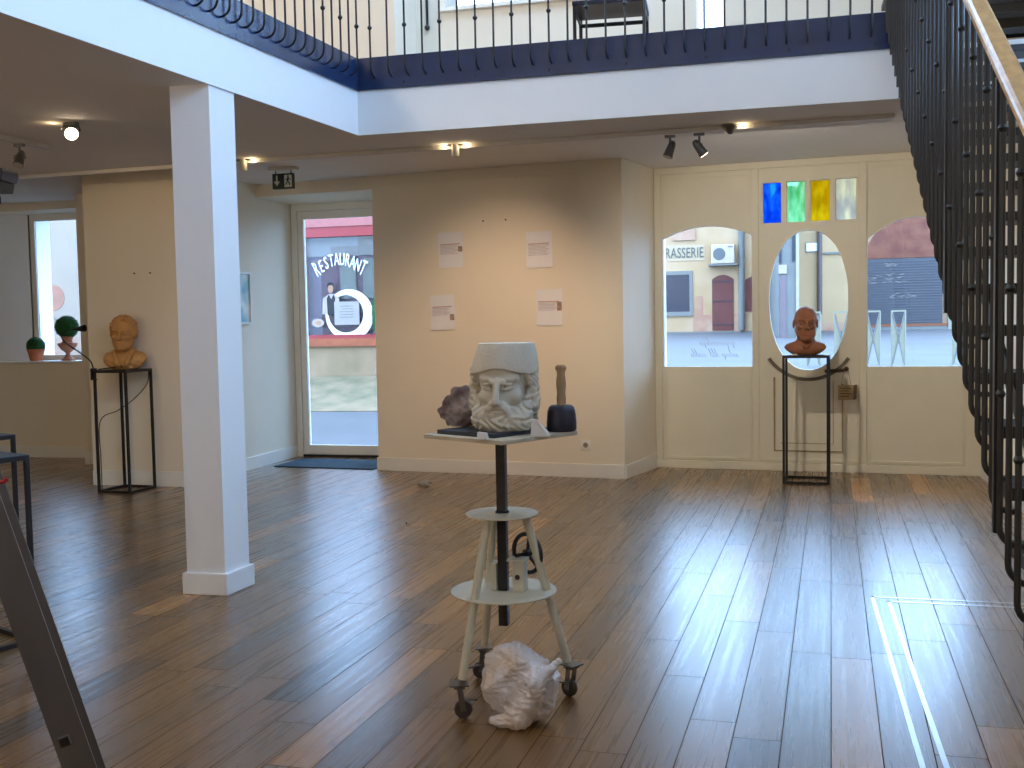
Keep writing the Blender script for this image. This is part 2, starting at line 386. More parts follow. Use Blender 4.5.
# lintel over the door niche + soffit, niche walls
st(MB().prism([(-5.16, 9.59), (-3.859, 9.449), (-3.859, 10.9), (-5.16, 10.9)], 2.70, 2.82).build('wall_above_door', M_wall))
st(MB().prism([(-6.13, 8.2), (-5.16, 8.2), (-5.16, 10.44), (-6.13, 10.44)], 0, 2.82).build('wall_back_left', M_wall))
st(MB().box(-5.16, -5.147, 8.2, 10.33, 0, .125).build('baseboard_niche', M_trimw, bevel=.003))
st(MB().box(-6.13, -5.147, 8.186, 8.2, 0, .135).build('baseboard_back_left', M_trimw, bevel=.003))
st(MB().box(-6.13, -5.15, 8.19, 8.2, 2.70, 2.72).build('trim_4', M_wall))
# window wall
ww = panel(rect(0, 2.41, 0, 2.82), [rect(.85, 2.17, 1.07, 2.735)], (-9.6, 9.93), (-7.19, 9.93), .35)
st(ww.build('wall_back_window', M_wall))
st(MB().box(-7.19, -6.13, 9.50, 10.9, 0, 2.82).build('wall_back_pier', M_wall))
st(MB().box(-9.6, -7.19, 9.916, 9.93, 0, .12).build('baseboard_window', M_trimw))
st(MB().box(-7.19, -6.13, 9.486, 9.5, 0, .12).build('baseboard_pier', M_trimw))
# outer skin of the window recess
oz = panel(rect(0, 2.41, 0, 2.82), [rect(1.18, 2.17, 1.07, 2.735)], (-9.6, 10.28), (-7.19, 10.28), .36)
st(oz.build('wall_outer_window', M_white))
# window recess linings (deep splayed white reveal, soffit and sill board)
st(MB().prism([(-8.75, 9.93), (-8.42, 10.28), (-8.42, 10.30), (-8.77, 9.95)], 1.07, 2.735).build('window_1_reveal', M_white))
wn = thing('window_1', None, None, (0, 0, 0)); wn['kind'] = 'structure'
fm = MB()
for a_ in (rect(-8.42, -8.36, 1.07, 2.735), rect(-8.36, -7.43, 1.07, 1.13), rect(-8.36, -7.43, 2.66, 2.735), rect(-8.36, -8.355, 1.13, 2.66), rect(-7.46, -7.43, 1.13, 2.66)):
    fm.box(a_[0][0], a_[1][0], 10.30, 10.36, a_[0][1], a_[2][1])
fm.build('window_frame', M_trimw, wn, bevel=.003)
MB().box(-8.355, -7.46, 10.325, 10.331, 1.13, 2.66).build('window_pane', M_glass, wn)
st(MB().box(-8.75, -7.43, 9.90, 10.29, 1.05, 1.072).build('window_1_sill', M_trimw, bevel=.003))
# door to the street (glass)
dr = thing('door_1', None, None, (0, 0, 0)); dr['kind'] = 'structure'
f = MB(); f.box(-5.155, -5.09, 10.33, 10.42, 0, 2.70); f.box(-5.09, -3.93, 10.33, 10.42, 2.63, 2.70); f.box(-3.93, -3.859, 10.33, 10.42, 0, 2.70)
f.build('door_frame', M_trimw, dr, bevel=.003)
f = MB(); f.box(-5.085, -5.02, 10.345, 10.40, .025, 2.625); f.box(-4.0, -3.935, 10.345, 10.40, .025, 2.625)
f.box(-5.02, -4.0, 10.345, 10.40, .025, .125); f.box(-5.02, -4.0, 10.345, 10.40, 2.545, 2.625)
f.build('door_leaf', M_trimw, dr, bevel=.003)
MB().box(-5.02, -4.0, 10.37, 10.376, .125, 2.545).build('door_pane', M_glass, dr)
MB().tube([(-5.10, 10.32, .35), (-5.10, 10.32, .47)], .011).build('door_hinge', M_trimw, dr)
MB().box(-5.09, -3.93, 10.33, 10.42, 0, .022).build('threshold', M_tbl, dr)
for o in (dr, ): pass

# shopfront (right), arched windows, oval window in the centre door
fa, fb = (-1.234, 9.996), (1.60, 9.787)
FW = (Vector(fb)-Vector(fa)).length
fd = (Vector(fb)-Vector(fa)).normalized(); fn_ = Vector((-fd.y, fd.x))
def F(x): return (x-fa[0])/fd.x                       # world x -> distance along the front
def arch(x0, x1, z0, zs, za, n=18):
    p = [(F(x0), z0), (F(x1), z0)]
    for i in range(n+1):
        t = i/n; x = x1+(x0-x1)*t; p.append((F(x), zs+(za-zs)*(1-(2*t-1)**2)))
    return p
def oval(cx, cz, rx, rz, n=56, p=2.0):
    return [(F(cx+rx*(abs(cos(2*pi*i/n))**(2/p))*(1 if cos(2*pi*i/n) > 0 else -1)), cz+rz*(abs(sin(2*pi*i/n))**(2/p))*(1 if sin(2*pi*i/n) > 0 else -1)) for i in range(n)]
A1 = arch(-1.157, -.335, .96, 2.165, 2.265); A2 = arch(.667, 1.47, .955, 2.085, 2.262)
OV = oval(.160, 1.557, .345, .632, p=2.15)
SG = [(-.243, -.070), (-.028, .140), (.176, .352), (.392, .579)]
SGh = [rect(F(a), F(b), 2.262, 2.632) for a, b in SG]
st(panel(rect(0, FW, 0, 2.82), [A1, OV, A2]+SGh, fa, fb, .07).build('wall_shopfront', M_shop))
def fpanel(x0, x1, z0, z1, k0, k1, mb=None):
    mb = mb or MB(); a = (fa[0]+fn_.x*k0, fa[1]+fn_.y*k0); b = (fb[0]+fn_.x*k0, fb[1]+fn_.y*k0)
    q = panel(rect(F(x0), F(x1), z0, z1), [], a, b, k1-k0); return mb.add(q.v, q.f)
def fstrip(pts, w, k0, k1, mb, closed=False):         # moulding strip following a path in the front plane
    pts = [Vector(p) for p in pts]; n = len(pts); L_, R_ = [], []
    for i, p in enumerate(pts):
        a = pts[(i-1) % n] if (closed or i > 0) else p; b = pts[(i+1) % n] if (closed or i < n-1) else p
        d = (b-a).normalized(); nn = Vector((-d.y, d.x))*w/2; L_.append(p+nn); R_.append(p-nn)
    for i in range(n if closed else n-1):
        j = (i+1) % n
        q = panel([tuple(L_[i]), tuple(R_[i]), tuple(R_[j]), tuple(L_[j])], [], (fa[0]+fn_.x*k0, fa[1]+fn_.y*k0), (fb[0]+fn_.x*k0, fb[1]+fn_.y*k0), k1-k0)
        mb.add(q.v, q.f)
    return mb
def corner_path(x0, x1, z0, z1): return [(F(x0), z0), (F(x1), z0), (F(x1), z1), (F(x0), z1)]
pm = MB()
for x0, x1 in ((-.335, -.275), (.600, .660), (-1.234, -1.170), (1.475, 1.60)): fpanel(x0, x1, 0, 2.76, -.022, 0, pm)
fpanel(-1.234, 1.60, 0, .075, -.03, -.0, pm); fpanel(-1.234, 1.60, 2.76, 2.82, -.03, 0, pm)
st(pm.build('trim_5', M_shop, bevel=.004))
pm = MB()
for x0, x1 in ((-1.14, -.36), (.69, 1.45)):
    fstrip([(F(x0), .10), (F(x1), .10)], .022, -.014, 0, pm); fstrip([(F(x0), .90), (F(x1), .90)], .012, -.006, 0, pm) if 0 else None
    fstrip([(F(x0), 2.72), (F(x1), 2.72)], .018, -.012, 0, pm)
    fstrip([(F(x0), .10), (F(x0), .93)], .012, -.008, 0, pm); fstrip([(F(x1), .10), (F(x1), .93)], .012, -.008, 0, pm)
    fstrip([(F(x0), 2.32), (F(x0), 2.72)], .012, -.008, 0, pm); fstrip([(F(x1), 2.32), (F(x1), 2.72)], .012, -.008, 0, pm)
fstrip([(F(-.25), .10), (F(.57), .10)], .022, -.014, 0, pm)
st(pm.build('trim_6', M_shop))
# window panes
for nm, lo_, hi_, z0, z1 in (('window_2', -1.2, -.30, .93, 2.29), ('window_3', -.21, .53, .90, 2.22), ('window_4', .64, 1.50, .93, 2.29)):
    st(fpanel(lo_, hi_, z0, z1, .072, .078).build(nm, M_glass))
# bright inner beading round the oval
ob = MB(); fstrip(oval(.160, 1.557, .352, .640, p=2.15), .016, -.008, 0, ob, True)
st(ob.build('trim_7', M_shop))
# stained glass lights: four fixed panes
SGM = [stained('blue_stained_glass', (.02, .16, .62, 1), (.10, .38, .95, 1), 9), stained('green_stained_glass', (.30, .68, .32, 1), (.62, .90, .60, 1), 8),
       stained('amber_stained_glass', (.72, .48, .02, 1), (.90, .68, .06, 1), 8), stained('cream_stained_glass', (.62, .56, .50, 1), (.95, .85, .60, 1), 6)]
SGT = [srgb(24, 50, 120), srgb(90, 150, 50), srgb(120, 80, 20), srgb(120, 84, 30)]
for i, ((a, b), nmx, lb) in enumerate(zip(SG, 'abcd', ('blue', 'pale green', 'amber yellow', 'milky cream'))):
    o = thing('stained_glass_pane', lb+' stained glass pane in the row above the oval window', 'stained glass', group='stained glass panes above the oval window')
    fpanel(a, b, 2.262, 2.632, .030, .036).build('glass', SGM[i], o)
    fr = MB(); fstrip(corner_path(a+.004, b-.004, 2.266, 2.628), .008, .02, .045, fr, True); fr.build('frame', M_shop, o)
# centre door: leaf outline groove, panel moulding, arc below the oval
M_mould = mat('worn_brown_moulding', srgb(158, 138, 104), .5, var=.12, scale=12)
dr2 = thing('door_2', None, None); dr2['kind'] = 'structure'
g = MB()
fstrip([(F(-.140), .86), (F(-.140), .185), (F(.455), .185), (F(.455), .80)], .016, -.012, 0, g); g.build('panel_moulding', M_mould, dr2)
g = MB(); fstrip([(F(-.085), .255), (F(.375), .255), (F(.375), .83), ], .006, -.005, 0, g); g.build('panel_groove', M_mould, dr2)
g = MB(); fstrip([(F(.160+.440*cos(t)), 1.34+.50*sin(t)) for t in [radians(-142+104*i/26) for i in range(27)]], .030, -.016, 0, g)
g.build('arc_moulding', mat('grey_brown_moulding', srgb(112, 98, 84), .5, var=.1, scale=12), dr2)
g = MB(); hp = Vector((.36, 9.872-.01)); 
g.beam((.300, 9.845, .915), (.475, 9.832, .925), .022, .03); g.build('door_handle', mat('dark_bronze', srgb(70, 58, 50), .35, .6), dr2, bevel=.004)
g = MB(); g.ball((.485, 9.832, .935), .022); g.tube([(.47, 9.88, .925), (.485, 9.832, .935)], .010); g.build('door_knob', MC['dark_bronze'], dr2, smooth=True)

# right wall, left wall, rear wall, upper storey
st(MB().box(1.60, 1.85, -4, 9.9, 0, 2.82).build('wall_right', M_wall))
st(MB().box(1.586, 1.60, -4, 9.78, 0, .125).build('baseboard_right', M_trimw))
st(MB().box(-9.85, -9.6, -4, 10.9, 0, 2.82).build('wall_left', M_wall))
st(MB().box(-9.85, 1.85, -4.25, -4, 0, 6.5).build('wall_rear', M_wall))
st(panel(rect(0, 13.9, 3.12, 6.4), [rect(3.6, 5.4, 3.6, 6.1), rect(5.8, 7.6, 3.6, 6.1), rect(8.0, 9.8, 3.6, 6.1)], (1.60, -4), (1.60, 9.9), -.22).build('wall_upper_right', M_wall))
fr = MB()
for y in (-.4, 1.8, 4.0):
    for a_ in (rect(y, y+.06, 3.6, 6.1), rect(y+1.74, y+1.8, 3.6, 6.1), rect(y+.06, y+1.74, 3.6, 3.67), rect(y+.06, y+1.74, 6.03, 6.1), rect(y+.87, y+.93, 3.67, 6.03)):
        fr.box(1.72, 1.78, a_[0][0], a_[1][0], a_[0][1], a_[2][1])
st(fr.build('window_5', M_trimw))
st(MB().box(1.745, 1.751, -.4, 5.8, 3.6, 6.1).build('window_5_panes', M_glass))
st(MB().box(-9.85, -9.6, -4, 8.3, 3.12, 6.4).build('wall_upper_left', M_wall))
st(MB().prism([(-9.6, 8.2), (-3.11, 8.2), (-3.11, 9.4), (-9.6, 9.4)], 3.12, 6.4).build('wall_upper_back', M_wall))
st(panel(rect(0, 4.95, 3.12, 6.4), [rect(.27, 1.46, 4.09, 5.6), rect(2.39, 2.60, 3.14, 5.4), rect(3.1, 4.5, 4.09, 5.6)], (-3.11, 8.7), (1.84, 8.7), .3).build('wall_upper_front', M_wall))
fr = MB()
for x0, x1, z0, z1 in ((-2.84, -1.65, 4.09, 5.6), (-.01, 1.39, 4.09, 5.6)):  # the right-hand window is out of view, added for its daylight
    fr.box(x0, x0+.05, 8.86, 8.92, z0, z1); fr.box(x1-.05, x1, 8.86, 8.92, z0, z1); fr.box(x0, x1, 8.86, 8.92, z0, z0+.05); fr.box(x0, x1, 8.86, 8.92, z1-.05, z1)
    fr.box((x0+x1)/2-.03, (x0+x1)/2+.03, 8.86, 8.92, z0, z1)
    fr.box(x0-.05, x1+.05, 8.66, 8.86, z0-.03, z0)
st(fr.build('window_6', M_trimw))
fr = MB(); fr.box(-2.84, -1.65, 8.885, 8.89, 4.09, 5.6); fr.box(-.01, 1.39, 8.885, 8.89, 4.09, 5.6); fr.box(-.72, -.51, 8.885, 8.89, 3.14, 5.4)
st(fr.build('window_6_panes', M_glass))
rf = MB(); rf.box(-9.85, -3.0, -4.25, 9.4, 6.4, 6.6); rf.box(.6, 1.85, -4.25, 9.4, 6.4, 6.6); rf.box(-3, .6, -4.25, 6.6, 6.4, 6.6); rf.box(-3, .6, 8.5, 9.4, 6.4, 6.6)
st(rf.build('ceiling_upper', M_white))
st(MB().box(-3.03, .63, 6.57, 8.53, 6.6, 6.606).build('added_rooflight', M_glass))  # unseen roof glazing, added to bring daylight onto the upper walls
st(MB().prism([(-9.6, 8.2), (-9.6, -4), (-3.60, -4), (-3.33, -.5), (-2.77, 6.47), (-2.74, 6.52), (.64, 6.52), (.64, 7.30), (1.6, 7.30), (1.6, 8.7), (-3.11, 8.7), (-3.11, 8.2)], 3.12, 3.13).build('floor_upper', mat('upper_floor_oak', srgb(150, 115, 80), .5)))

# floor mat frame of flush metal strips
M_strip = mat('aluminium_strip', srgb(214, 216, 216), .30, 1, var=.05)
s1 = MB(); s1.box(.385, .403, 2.2, 5.47, 0, .0015); s1.box(.385, 1.60, 5.452, 5.47, 0, .0015)
st(s1.build('trim_8', M_strip))
s1 = MB(); s1.box(.457, .475, 2.2, 5.395, 0, .0015); s1.box(.457, 1.60, 5.377, 5.395, 0, .0015)
st(s1.build('trim_9', M_strip))

# ================================================================== GALLERY AND STAIR RAILINGS
def baluster_mesh(zb, zt, knobs, side, r=.0065, out=.055):
    """upright rod standing clear of the edge; its foot bends towards `side` (unit vector) and meets the plate"""
    mb = MB(); sx, sy = side
    pts = [(0, 0, zt), (0, 0, zb+out)]
    for i in range(1, 7):
        t = pi/2*i/6; pts.append((sx*out*(1-cos(t)), sy*out*(1-cos(t)), zb+out*(1-sin(t))))
    pts.append((sx*out*1.35, sy*out*1.35, zb))
    mb.tube(pts, r, 8)
    for z in knobs:
        k = 1.15 if r > .01 else .95; mb.lathe([(.006*k, -.016*k), (.012*k, -.010*k), (.0165*k, 0), (.012*k, .010*k), (.006*k, .016*k)], 10, (0, 0, z))
    return mb
def railing_run(root, pts, z_of, zt_of, knob_a, knob_b, side, m, r=.0065, out=.055):
    """one mesh per rod pattern, copied along the run"""
    a = baluster_mesh(0, zt_of, knob_a, side, r, out).build('baluster', m, root, smooth=True)
    b = baluster_mesh(0, zt_of, knob_b, side, r, out).build('baluster', m, root, smooth=True)
    for i, p in enumerate(pts):
        src = a if i % 2 == 0 else b
        o = src if i < 2 else src.copy()
        if i >= 2: C.objects.link(o); o.parent = root
        o.location = (p[0], p[1], z_of(p))
gr = thing('gallery_railing', 'dark steel railing with hooked rods along the front edge of the upper gallery', 'railing')
MB().box(-2.72, .64, 6.462, 6.477, 2.930, 3.135).build('edge_plate', M_band, gr)
railing_run(gr, [(-2.60+.1175*i, 6.40) for i in range(27)], lambda p: 3.005, 1.10, (.30, 1.0), (.70,), (0, 1), M_black)
MB().tube([(-2.68, 6.40, 4.12), (.60, 6.40, 4.12)], .022, 12).build('handrail', M_wood_rail, gr, smooth=True)
for i in range(7): MB().ball((-2.4+.48*i, 6.460, 2.965), .007, 6).build('bolt', M_black, gr)
gl = thing('gallery_railing', 'long blue-lit steel railing above the white column, its rods ending in hooks', 'railing')
pl = panel(rect(0, 7.02, 2.928, 3.135), [], (-3.297, -.5), (-2.727, 6.478), -.014); pl.build('edge_plate', M_band, gl)
vd = (Vector((-2.74, 6.49))-Vector((-3.31, -.5))).normalized(); vn = Vector((vd.y, -vd.x))
ll = []
for i in range(52):
    p = Vector((-2.74, 6.49))+vn*.085-vd*(.14+.107*i); ll.append((p.x, p.y))
railing_run(gl, ll, lambda p: 3.005, 1.10, (.30, 1.0), (.70,), (-vn.x, -vn.y), M_black)
MB().tube([(-2.655, 6.40, 4.12), (ll[-1][0], ll[-1][1], 4.12)], .022, 12).build('handrail', M_wood_rail, gl, smooth=True)

sr = thing('stair_railing', 'black steel stair railing of closely set hooked rods under a varnished wooden handrail', 'railing')
def zb(y): return .519+.625*(y-3.198)
ys = [2.66+.1346*i for i in range(35)]
railing_run(sr, [(.62, y) for y in ys], lambda p: zb(p[1]), 1.455, (.47, 1.27), (.87,), (1, 0), M_black, r=.0096, out=.06)
for i_ in range(8):
    q = MB().tube([(.536+.0115*i_, 6.40-.004*i_, 3.0-.062*i_), (.536+.0115*i_, 6.40-.004*i_, 4.10)], .0095, 8).build('corner_rod', M_black, sr, smooth=True)
y0, y1 = 2.45, 7.28
hr = MB(); hr.beam((.62, y0, zb(y0)+1.47), (.62, y1, zb(y1)+1.47), .066, .040); hr.build('handrail', M_wood_rail, sr, bevel=.012)
hr = MB(); hr.beam((.62, y0, zb(y0)+1.443), (.62, y1, zb(y1)+1.443), .030, .008); hr.build('rail_bar', M_black, sr)
nw = MB(); nw.beam((.62, 2.55, 0), (.62, 2.55, zb(2.55)+1.43), .035, .035); nw.build('newel_post', M_black, sr)
for y in (4.62, 3.52): MB().beam((.62, y, zb(y)), (.62, y, zb(y)+1.40), .022, .03).build('stay_post', M_black, sr)
sc = thing('staircase', 'open staircase with thin dark treads rising to the upper gallery', 'staircase')
M_tread = mat('dark_stair_tread', srgb(38, 32, 30), .5, var=.2, scale=10)
i = 0
y = 2.50
while y < 8.25:
    z = zb(y+.135)
    if y > 7.0 and sc.name == 'staircase': sc = thing('staircase', 'upper flight of dark treads glimpsed above the wooden handrail at the top right', 'staircase')
    if z > .02: MB().box(.665, 1.585, y, y+.285, z-.03, z+.012).build('tread', M_tread, sc, bevel=.004)
    y += .2692
sc = bpy.data.objects['staircase']
for x in (.80, 1.45):
    q = MB(); q.beam((x, 2.50, zb(2.5)-.03), (x, 6.95, zb(6.95)-.10), .012, .09); q.build('stringer', M_black, sc)

# ================================================================== CEILING LIGHTS
M_track = mat('grey_track', srgb(205, 200, 194), .5, var=.03)
M_fix = mat('satin_grey_lamp_metal', srgb(120, 118, 116), .35, .7, var=.05)
M_lit = emit('lit_lamp_face', (1, .82, .6, 1), 14)
M_dim = mat('lamp_glass', srgb(180, 175, 165), .15)
tr = MB(); tr.prism([(-7.2, 7.235), (.63, 6.967), (.63, 6.997), (-7.2, 7.265)], 2.622, 2.649)
tag(tr.build('lighting_track', M_track), 'long grey lighting track crossing the ceiling behind the gallery edge', 'lighting track')
tr = MB(); tr.prism([(-4.95, 4.2), (-4.91, 4.2), (-4.79, 6.1), (-4.83, 6.1)], 2.618, 2.65)
tag(tr.build('lighting_track', M_track), 'short white lighting track on the low ceiling at the upper left', 'lighting track')
def spot_fixture(label, base, aim, lit, group=None, energy=0, target=None, size=60, drop=.075, col=(1, .88, .72)):
    o = thing('spotlight', label, 'spotlight', base, group=group)
    MB().box(-.035, .035, -.015, .015, -.018, 0).build('adapter', M_fix, o, bevel=.003)
    MB().tube([(0, 0, -.01), (0, 0, -drop)], .008, 8).build('stem', M_fix, o, smooth=True)
    a = Vector(aim).normalized(); c = Vector((0, 0, -drop-.02)); side = a.cross(Vector((0, 0, 1))).normalized()
    q = MB(); q.tube([Vector((0, 0, -drop))-side*.0, Vector((0, 0, -drop))+side*.035, c+side*.038], .005, 6); q.tube([Vector((0, 0, -drop)), Vector((0, 0, -drop))-side*.035, c-side*.038], .005, 6); q.build('bracket', M_fix, o)
    MB().lathe([(.012, -.06), (.020, -.052), (.026, -.03), (.030, .03), (.034, .052), (.030, .052)], 20, c, a).build('lamp_head', M_fix, o, smooth=True)
    MB().lathe([(.0285, .0525), (.0285, .0545)], 20, c, a).build('lamp_face', M_lit if lit else M_dim, o)
    if energy:
        p = Vector(base)+c+a*.06; lamp_spot('spot_beam', p, target, energy, size, .6, col)
    return o
def ty(x): return 6.955+(.0342*(1.58-x))
spot_fixture('grey spotlight of the close pair, aimed down to the left', (-.76, ty(-.76), 2.615), (-.35, -.2, -1), False, 'pair of track spotlights')
spot_fixture('grey spotlight of the close pair, aimed down to the right', (-.57, ty(-.57), 2.615), (.55, .35, -.8), True, 'pair of track spotlights', 110, (.35, 9.8, 1.1), 105)
spot_fixture('single grey spotlight hanging from the short track at upper left', (-4.83, 5.85, 2.618), (.1, -.5, -.9), False)
spot_fixture('switched-on spotlight glowing warm white on the ceiling at upper left', (-4.17, 5.50, 2.65), (.56, -.70, -.42), True, None, 0, None, 60, .018).scale = (1.3, 1.3, 1.3)
lamp_spot('spot_beam', (-4.2, 5.75, 2.5), (-5.3, 8.2, 1.2), 30, 75)
for x, l in ((-2.25, 'small round ceiling spotlight throwing light on the track above the paper sheets'), (-3.92, 'small ceiling spotlight glowing beside the column top')):
    o = thing('ceiling_spotlight', l, 'spotlight', (x, ty(x)-.03, 2.65))
    MB().lathe([(.001, -.085), (.024, -.085), (.027, -.080), (.027, 0), (.001, 0)], 20).build('lamp_head', M_track, o, smooth=True)
    MB().box(-.06, .06, -.012, .012, -.012, 0).build('adapter', M_fix, o)
o = thing('ceiling_spotlight', 'conical grey spotlight at the right end of the spotlight pair', 'spotlight', (-.37, ty(-.37)-.03, 2.65))
MB().lathe([(.012, -.06), (.022, -.05), (.055, -.012), (.055, 0), (.001, 0)], 20).build('lamp_head', M_fix, o, smooth=True)
def glow(loc, e, name='lamp_glow'):
    l = bpy.data.lights.new(name, 'POINT'); l.energy = e; l.color = (1, .76, .42); l.shadow_soft_size = .012
    o = bpy.data.objects.new(name, l); C.objects.link(o); o.location = loc
for x, s in ((-2.25, -1), (-2.25, 1), (-3.92, 1), (-.37, 1)):
    glow((x+s*.075, ty(x)-.045, 2.628), .22)
glow((-4.28, 5.48, 2.62), .18)
lamp_spot('spot_beam', (-2.25, ty(-2.25)-.03, 2.54), (-2.55, 9.3, 1.25), 105, 66, 1.0, (1, .70, .46))
lamp_spot('spot_beam', (-3.92, ty(-3.92)-.03, 2.54), (-4.6, 9.6, 0.6), 10, 80, .9)

# emergency exit sign hanging from the ceiling
M_green = mat('dark_green_sign', srgb(28, 52, 48), .4); M_signw = mat('pale_sign_print', srgb(215, 222, 215), .5)
o = thing('exit_sign', 'dark green emergency exit sign with white arrow hanging by the glass door', 'sign', (-4.36, 8.62, 2.82))
MB().box(-.10, .10, -.02, .02, -.055, -.135-.055+.0).build('sign_body', M_green, o, bevel=.002)
MB().box(-.14, .14, -.03, .03, -.03, 0).build('mounting_box', M_trimw, o); MB().box(-.08, -.07, -.004, .004, -.06, -.02).box(.07, .08, -.004, .004, -.06, -.02).build('bracket', M_fix, o)
q = MB()
def flat(q, pts, y=-.0225, t=.002):
    n = len(pts); q.add([(p[0], y, p[1]) for p in pts]+[(p[0], y+t, p[1]) for p in pts], [tuple(range(n)), tuple(range(n, 2*n))[::-1]]+[(i, (i+1) % n, (i+1) % n+n, i+n) for i in range(n)])
flat(q, [(-.062, -.072), (-.048, -.072), (-.048, -.125), (-.062, -.125)]); flat(q, [(-.085, -.125), (-.025, -.125), (-.055, -.165)])
q.build('arrow', M_signw, o)
q = MB(); flat(q, [(.018, -.070), (.092, -.070), (.092, -.178), (.018, -.178)]); q.build('door_pictogram', M_signw, o)
q = MB()
for a_, b_ in (((.050, .0), (.0, .0)),): pass
flat(q, [(.056+.009*cos(t), -.083+.009*sin(t)) for t in [2*pi*i/10 for i in range(10)]], -.0255)
flat(q, [(.046, -.094), (.064, -.094), (.060, -.128), (.044, -.126)], -.0255); flat(q, [(.064, -.096), (.082, -.112), (.078, -.118), (.062, -.104)], -.0255)
flat(q, [(.048, -.098), (.032, -.108), (.036, -.122), (.041, -.108)], -.0255); flat(q, [(.052, -.126), (.062, -.126), (.076, -.150), (.070, -.168), (.064, -.150)], -.0255)
flat(q, [(.044, -.126), (.053, -.128), (.042, -.152), (.024, -.158), (.026, -.150), (.036, -.146)], -.0255)
q.build('running_figure', M_green, o)

# ================================================================== WALL THINGS
M_paper = mat('white_paper', srgb(236, 236, 240), .7, var=.01); M_ink = mat('grey_print', srgb(206, 200, 208), .7); M_red = mat('reddish_print', srgb(205, 172, 172), .7)
M_photo = mat('brownish_print', srgb(165, 140, 125), .7, var=.3, scale=40)
pd = (Vector(pb)-Vector(pa)).normalized(); pang = atan2(pd.y, pd.x)
def paper(x, z, rot, label, ph, blk):
    yy = pa[1]+(x-pa[0])*pd.y/pd.x; o = thing('paper_sheet', label, 'paper sheet', (x, yy-.001, z), pang, 'printed paper sheets on the wall')
    w_, h_ = .125, .163; R_ = lambda p: (p[0]*cos(rot)-p[1]*sin(rot), p[0]*sin(rot)+p[1]*cos(rot))
    # sheet slightly curled off the wall at the bottom
    q = MB(); n = 8
    for i in range(n+1):
        zz = h_-2*h_*i/n; off = -.0015-.010*(i/n)**3
        for xx in (-w_, w_):
            a_ = R_((xx, zz)); q.v.append((a_[0], off, a_[1])); q.v.append((a_[0], off+.0008, a_[1]))
    for i in range(n):
        b = i*4; q.f += [(b, b+2, b+6, b+4), (b+1, b+5, b+7, b+3), (b, b+4, b+5, b+1), (b+2, b+3, b+7, b+6)]
    q.f += [(0, 1, 3, 2), (n*4, n*4+2, n*4+3, n*4+1)]
    q.build('sheet', M_paper, o)
    def strip(x0, x1, z0, z1, mm, nm):
        q = MB(); off = -.003-.010*(((h_-z0)/(2*h_))**3)-.001
        flat(q, [R_((x0, z0)), R_((x1, z0)), R_((x1, z1)), R_((x0, z1))], off, .0006); return q
    t = strip(-w_+.02, w_-.03, .048, .058, M_red, ''); t.build('title_line', M_red, o)
    q = MB()
    for k in range(blk):
        s_ = strip(-w_+.02, (w_-.05 if ph else w_-.03)-.015*(k % 3), .036-.0125*k, .0425-.0125*k, M_ink, ''); q.add(s_.v, s_.f)
    q.build('printed_text', M_ink, o)
    if ph: strip(w_-.052, w_-.008, ph[0], ph[1], M_photo, '').build('printed_picture', M_photo, o)
paper(-3.05, 2.089, radians(1), 'printed white paper sheet, upper left of the four on the wall', (-.02, .03), 7)
paper(-2.183, 2.057, radians(1), 'printed white paper sheet, upper right of the four on the wall', None, 8)
paper(-3.145, 1.51, radians(1.5), 'printed white paper sheet, lower left with a small dark picture on it', (-.075, -.02), 6)
paper(-2.096, 1.534, radians(0), 'printed white paper sheet, lower right with an orange picture beside its text', (-.03, .05), 6)
yy = pa[1]+(-1.774-pa[0])*pd.y/pd.x
o = thing('wall_socket', 'white electrical socket on the wall above the baseboard', 'socket', (-1.774, yy, .295), pang)
MB().box(-.045, .045, -.010, 0, -.045, .045).build('cover_plate', M_trimw, o, bevel=.003)
MB().lathe([(.024, -.0002), (.024, .002), (.020, .002), (.018, -.0)], 20, (0, -.0105, 0), (0, -1, 0)).build('socket_well', mat('socket_grey', srgb(150, 145, 138), .4), o)
MB().lathe([(.004, 0), (.004, .008)], 10, (0, -.0105, .006), (0, -1, 0)).build('earth_pin', M_fix, o)
o = thing('small_nail', 'left one of two tiny nails above the paper sheets', 'nail', (-2.72, 9.335, 2.34), 0, 'tiny nails in the front wall'); MB().tube([(0, 0, 0), (0, -.012, .0)], .004, 6).build('shank', M_fix, o); MB().lathe([(.008, 0), (.008, .003)], 8, (0, -.012, 0), (0, -1, 0)).build('head', M_black, o)
q = copy_tree(o); q.location = (-2.50, 9.312, 2.34); q['label'] = 'right one of two tiny nails above the paper sheets'
for i, (x, l) in enumerate(((-5.62, 'left one of two tiny nails above the curly-haired bust'), (-5.46, 'right one of two tiny nails above the curly-haired bust'))):
    q = copy_tree(o); q.location = (x, 8.2, 1.90); q['label'] = l; q['group'] = 'tiny nails in the back left wall'
# framed picture in the niche
o = thing('framed_picture', 'pale framed picture with blue-green shapes hung beside the glass door', 'picture', (-5.16, 9.12, 1.69))
fr = MB(); fr.box(0, .022, -.30, .28, .235, .255); fr.box(0, .022, -.30, .28, -.255, -.235); fr.box(0, .022, .262, .28, -.235, .235); fr.box(0, .022, -.30, -.282, -.235, .235)
fr.build('frame', M_trimw, o)
MB().box(0.002, .010, -.282, .262, -.235, .235).build('artwork', mat('pale_watercolour', srgb(226, 232, 226), .5, col2=srgb(120, 178, 190), scale=5), o)

# door mat
M_mat = mat('blue_grey_doormat', srgb(46, 76, 96), .95, var=.15, scale=80, bump=.5, bscale=300)
dm = MB(); dm.prism([(-5.02, 9.52), (-3.92, 9.44), (-3.88, 10.06), (-4.98, 10.14)], 0, .012)
tag(dm.build('doormat', M_mat, bevel=.004), 'dark blue doormat on the floor inside the glass door', 'doormat')

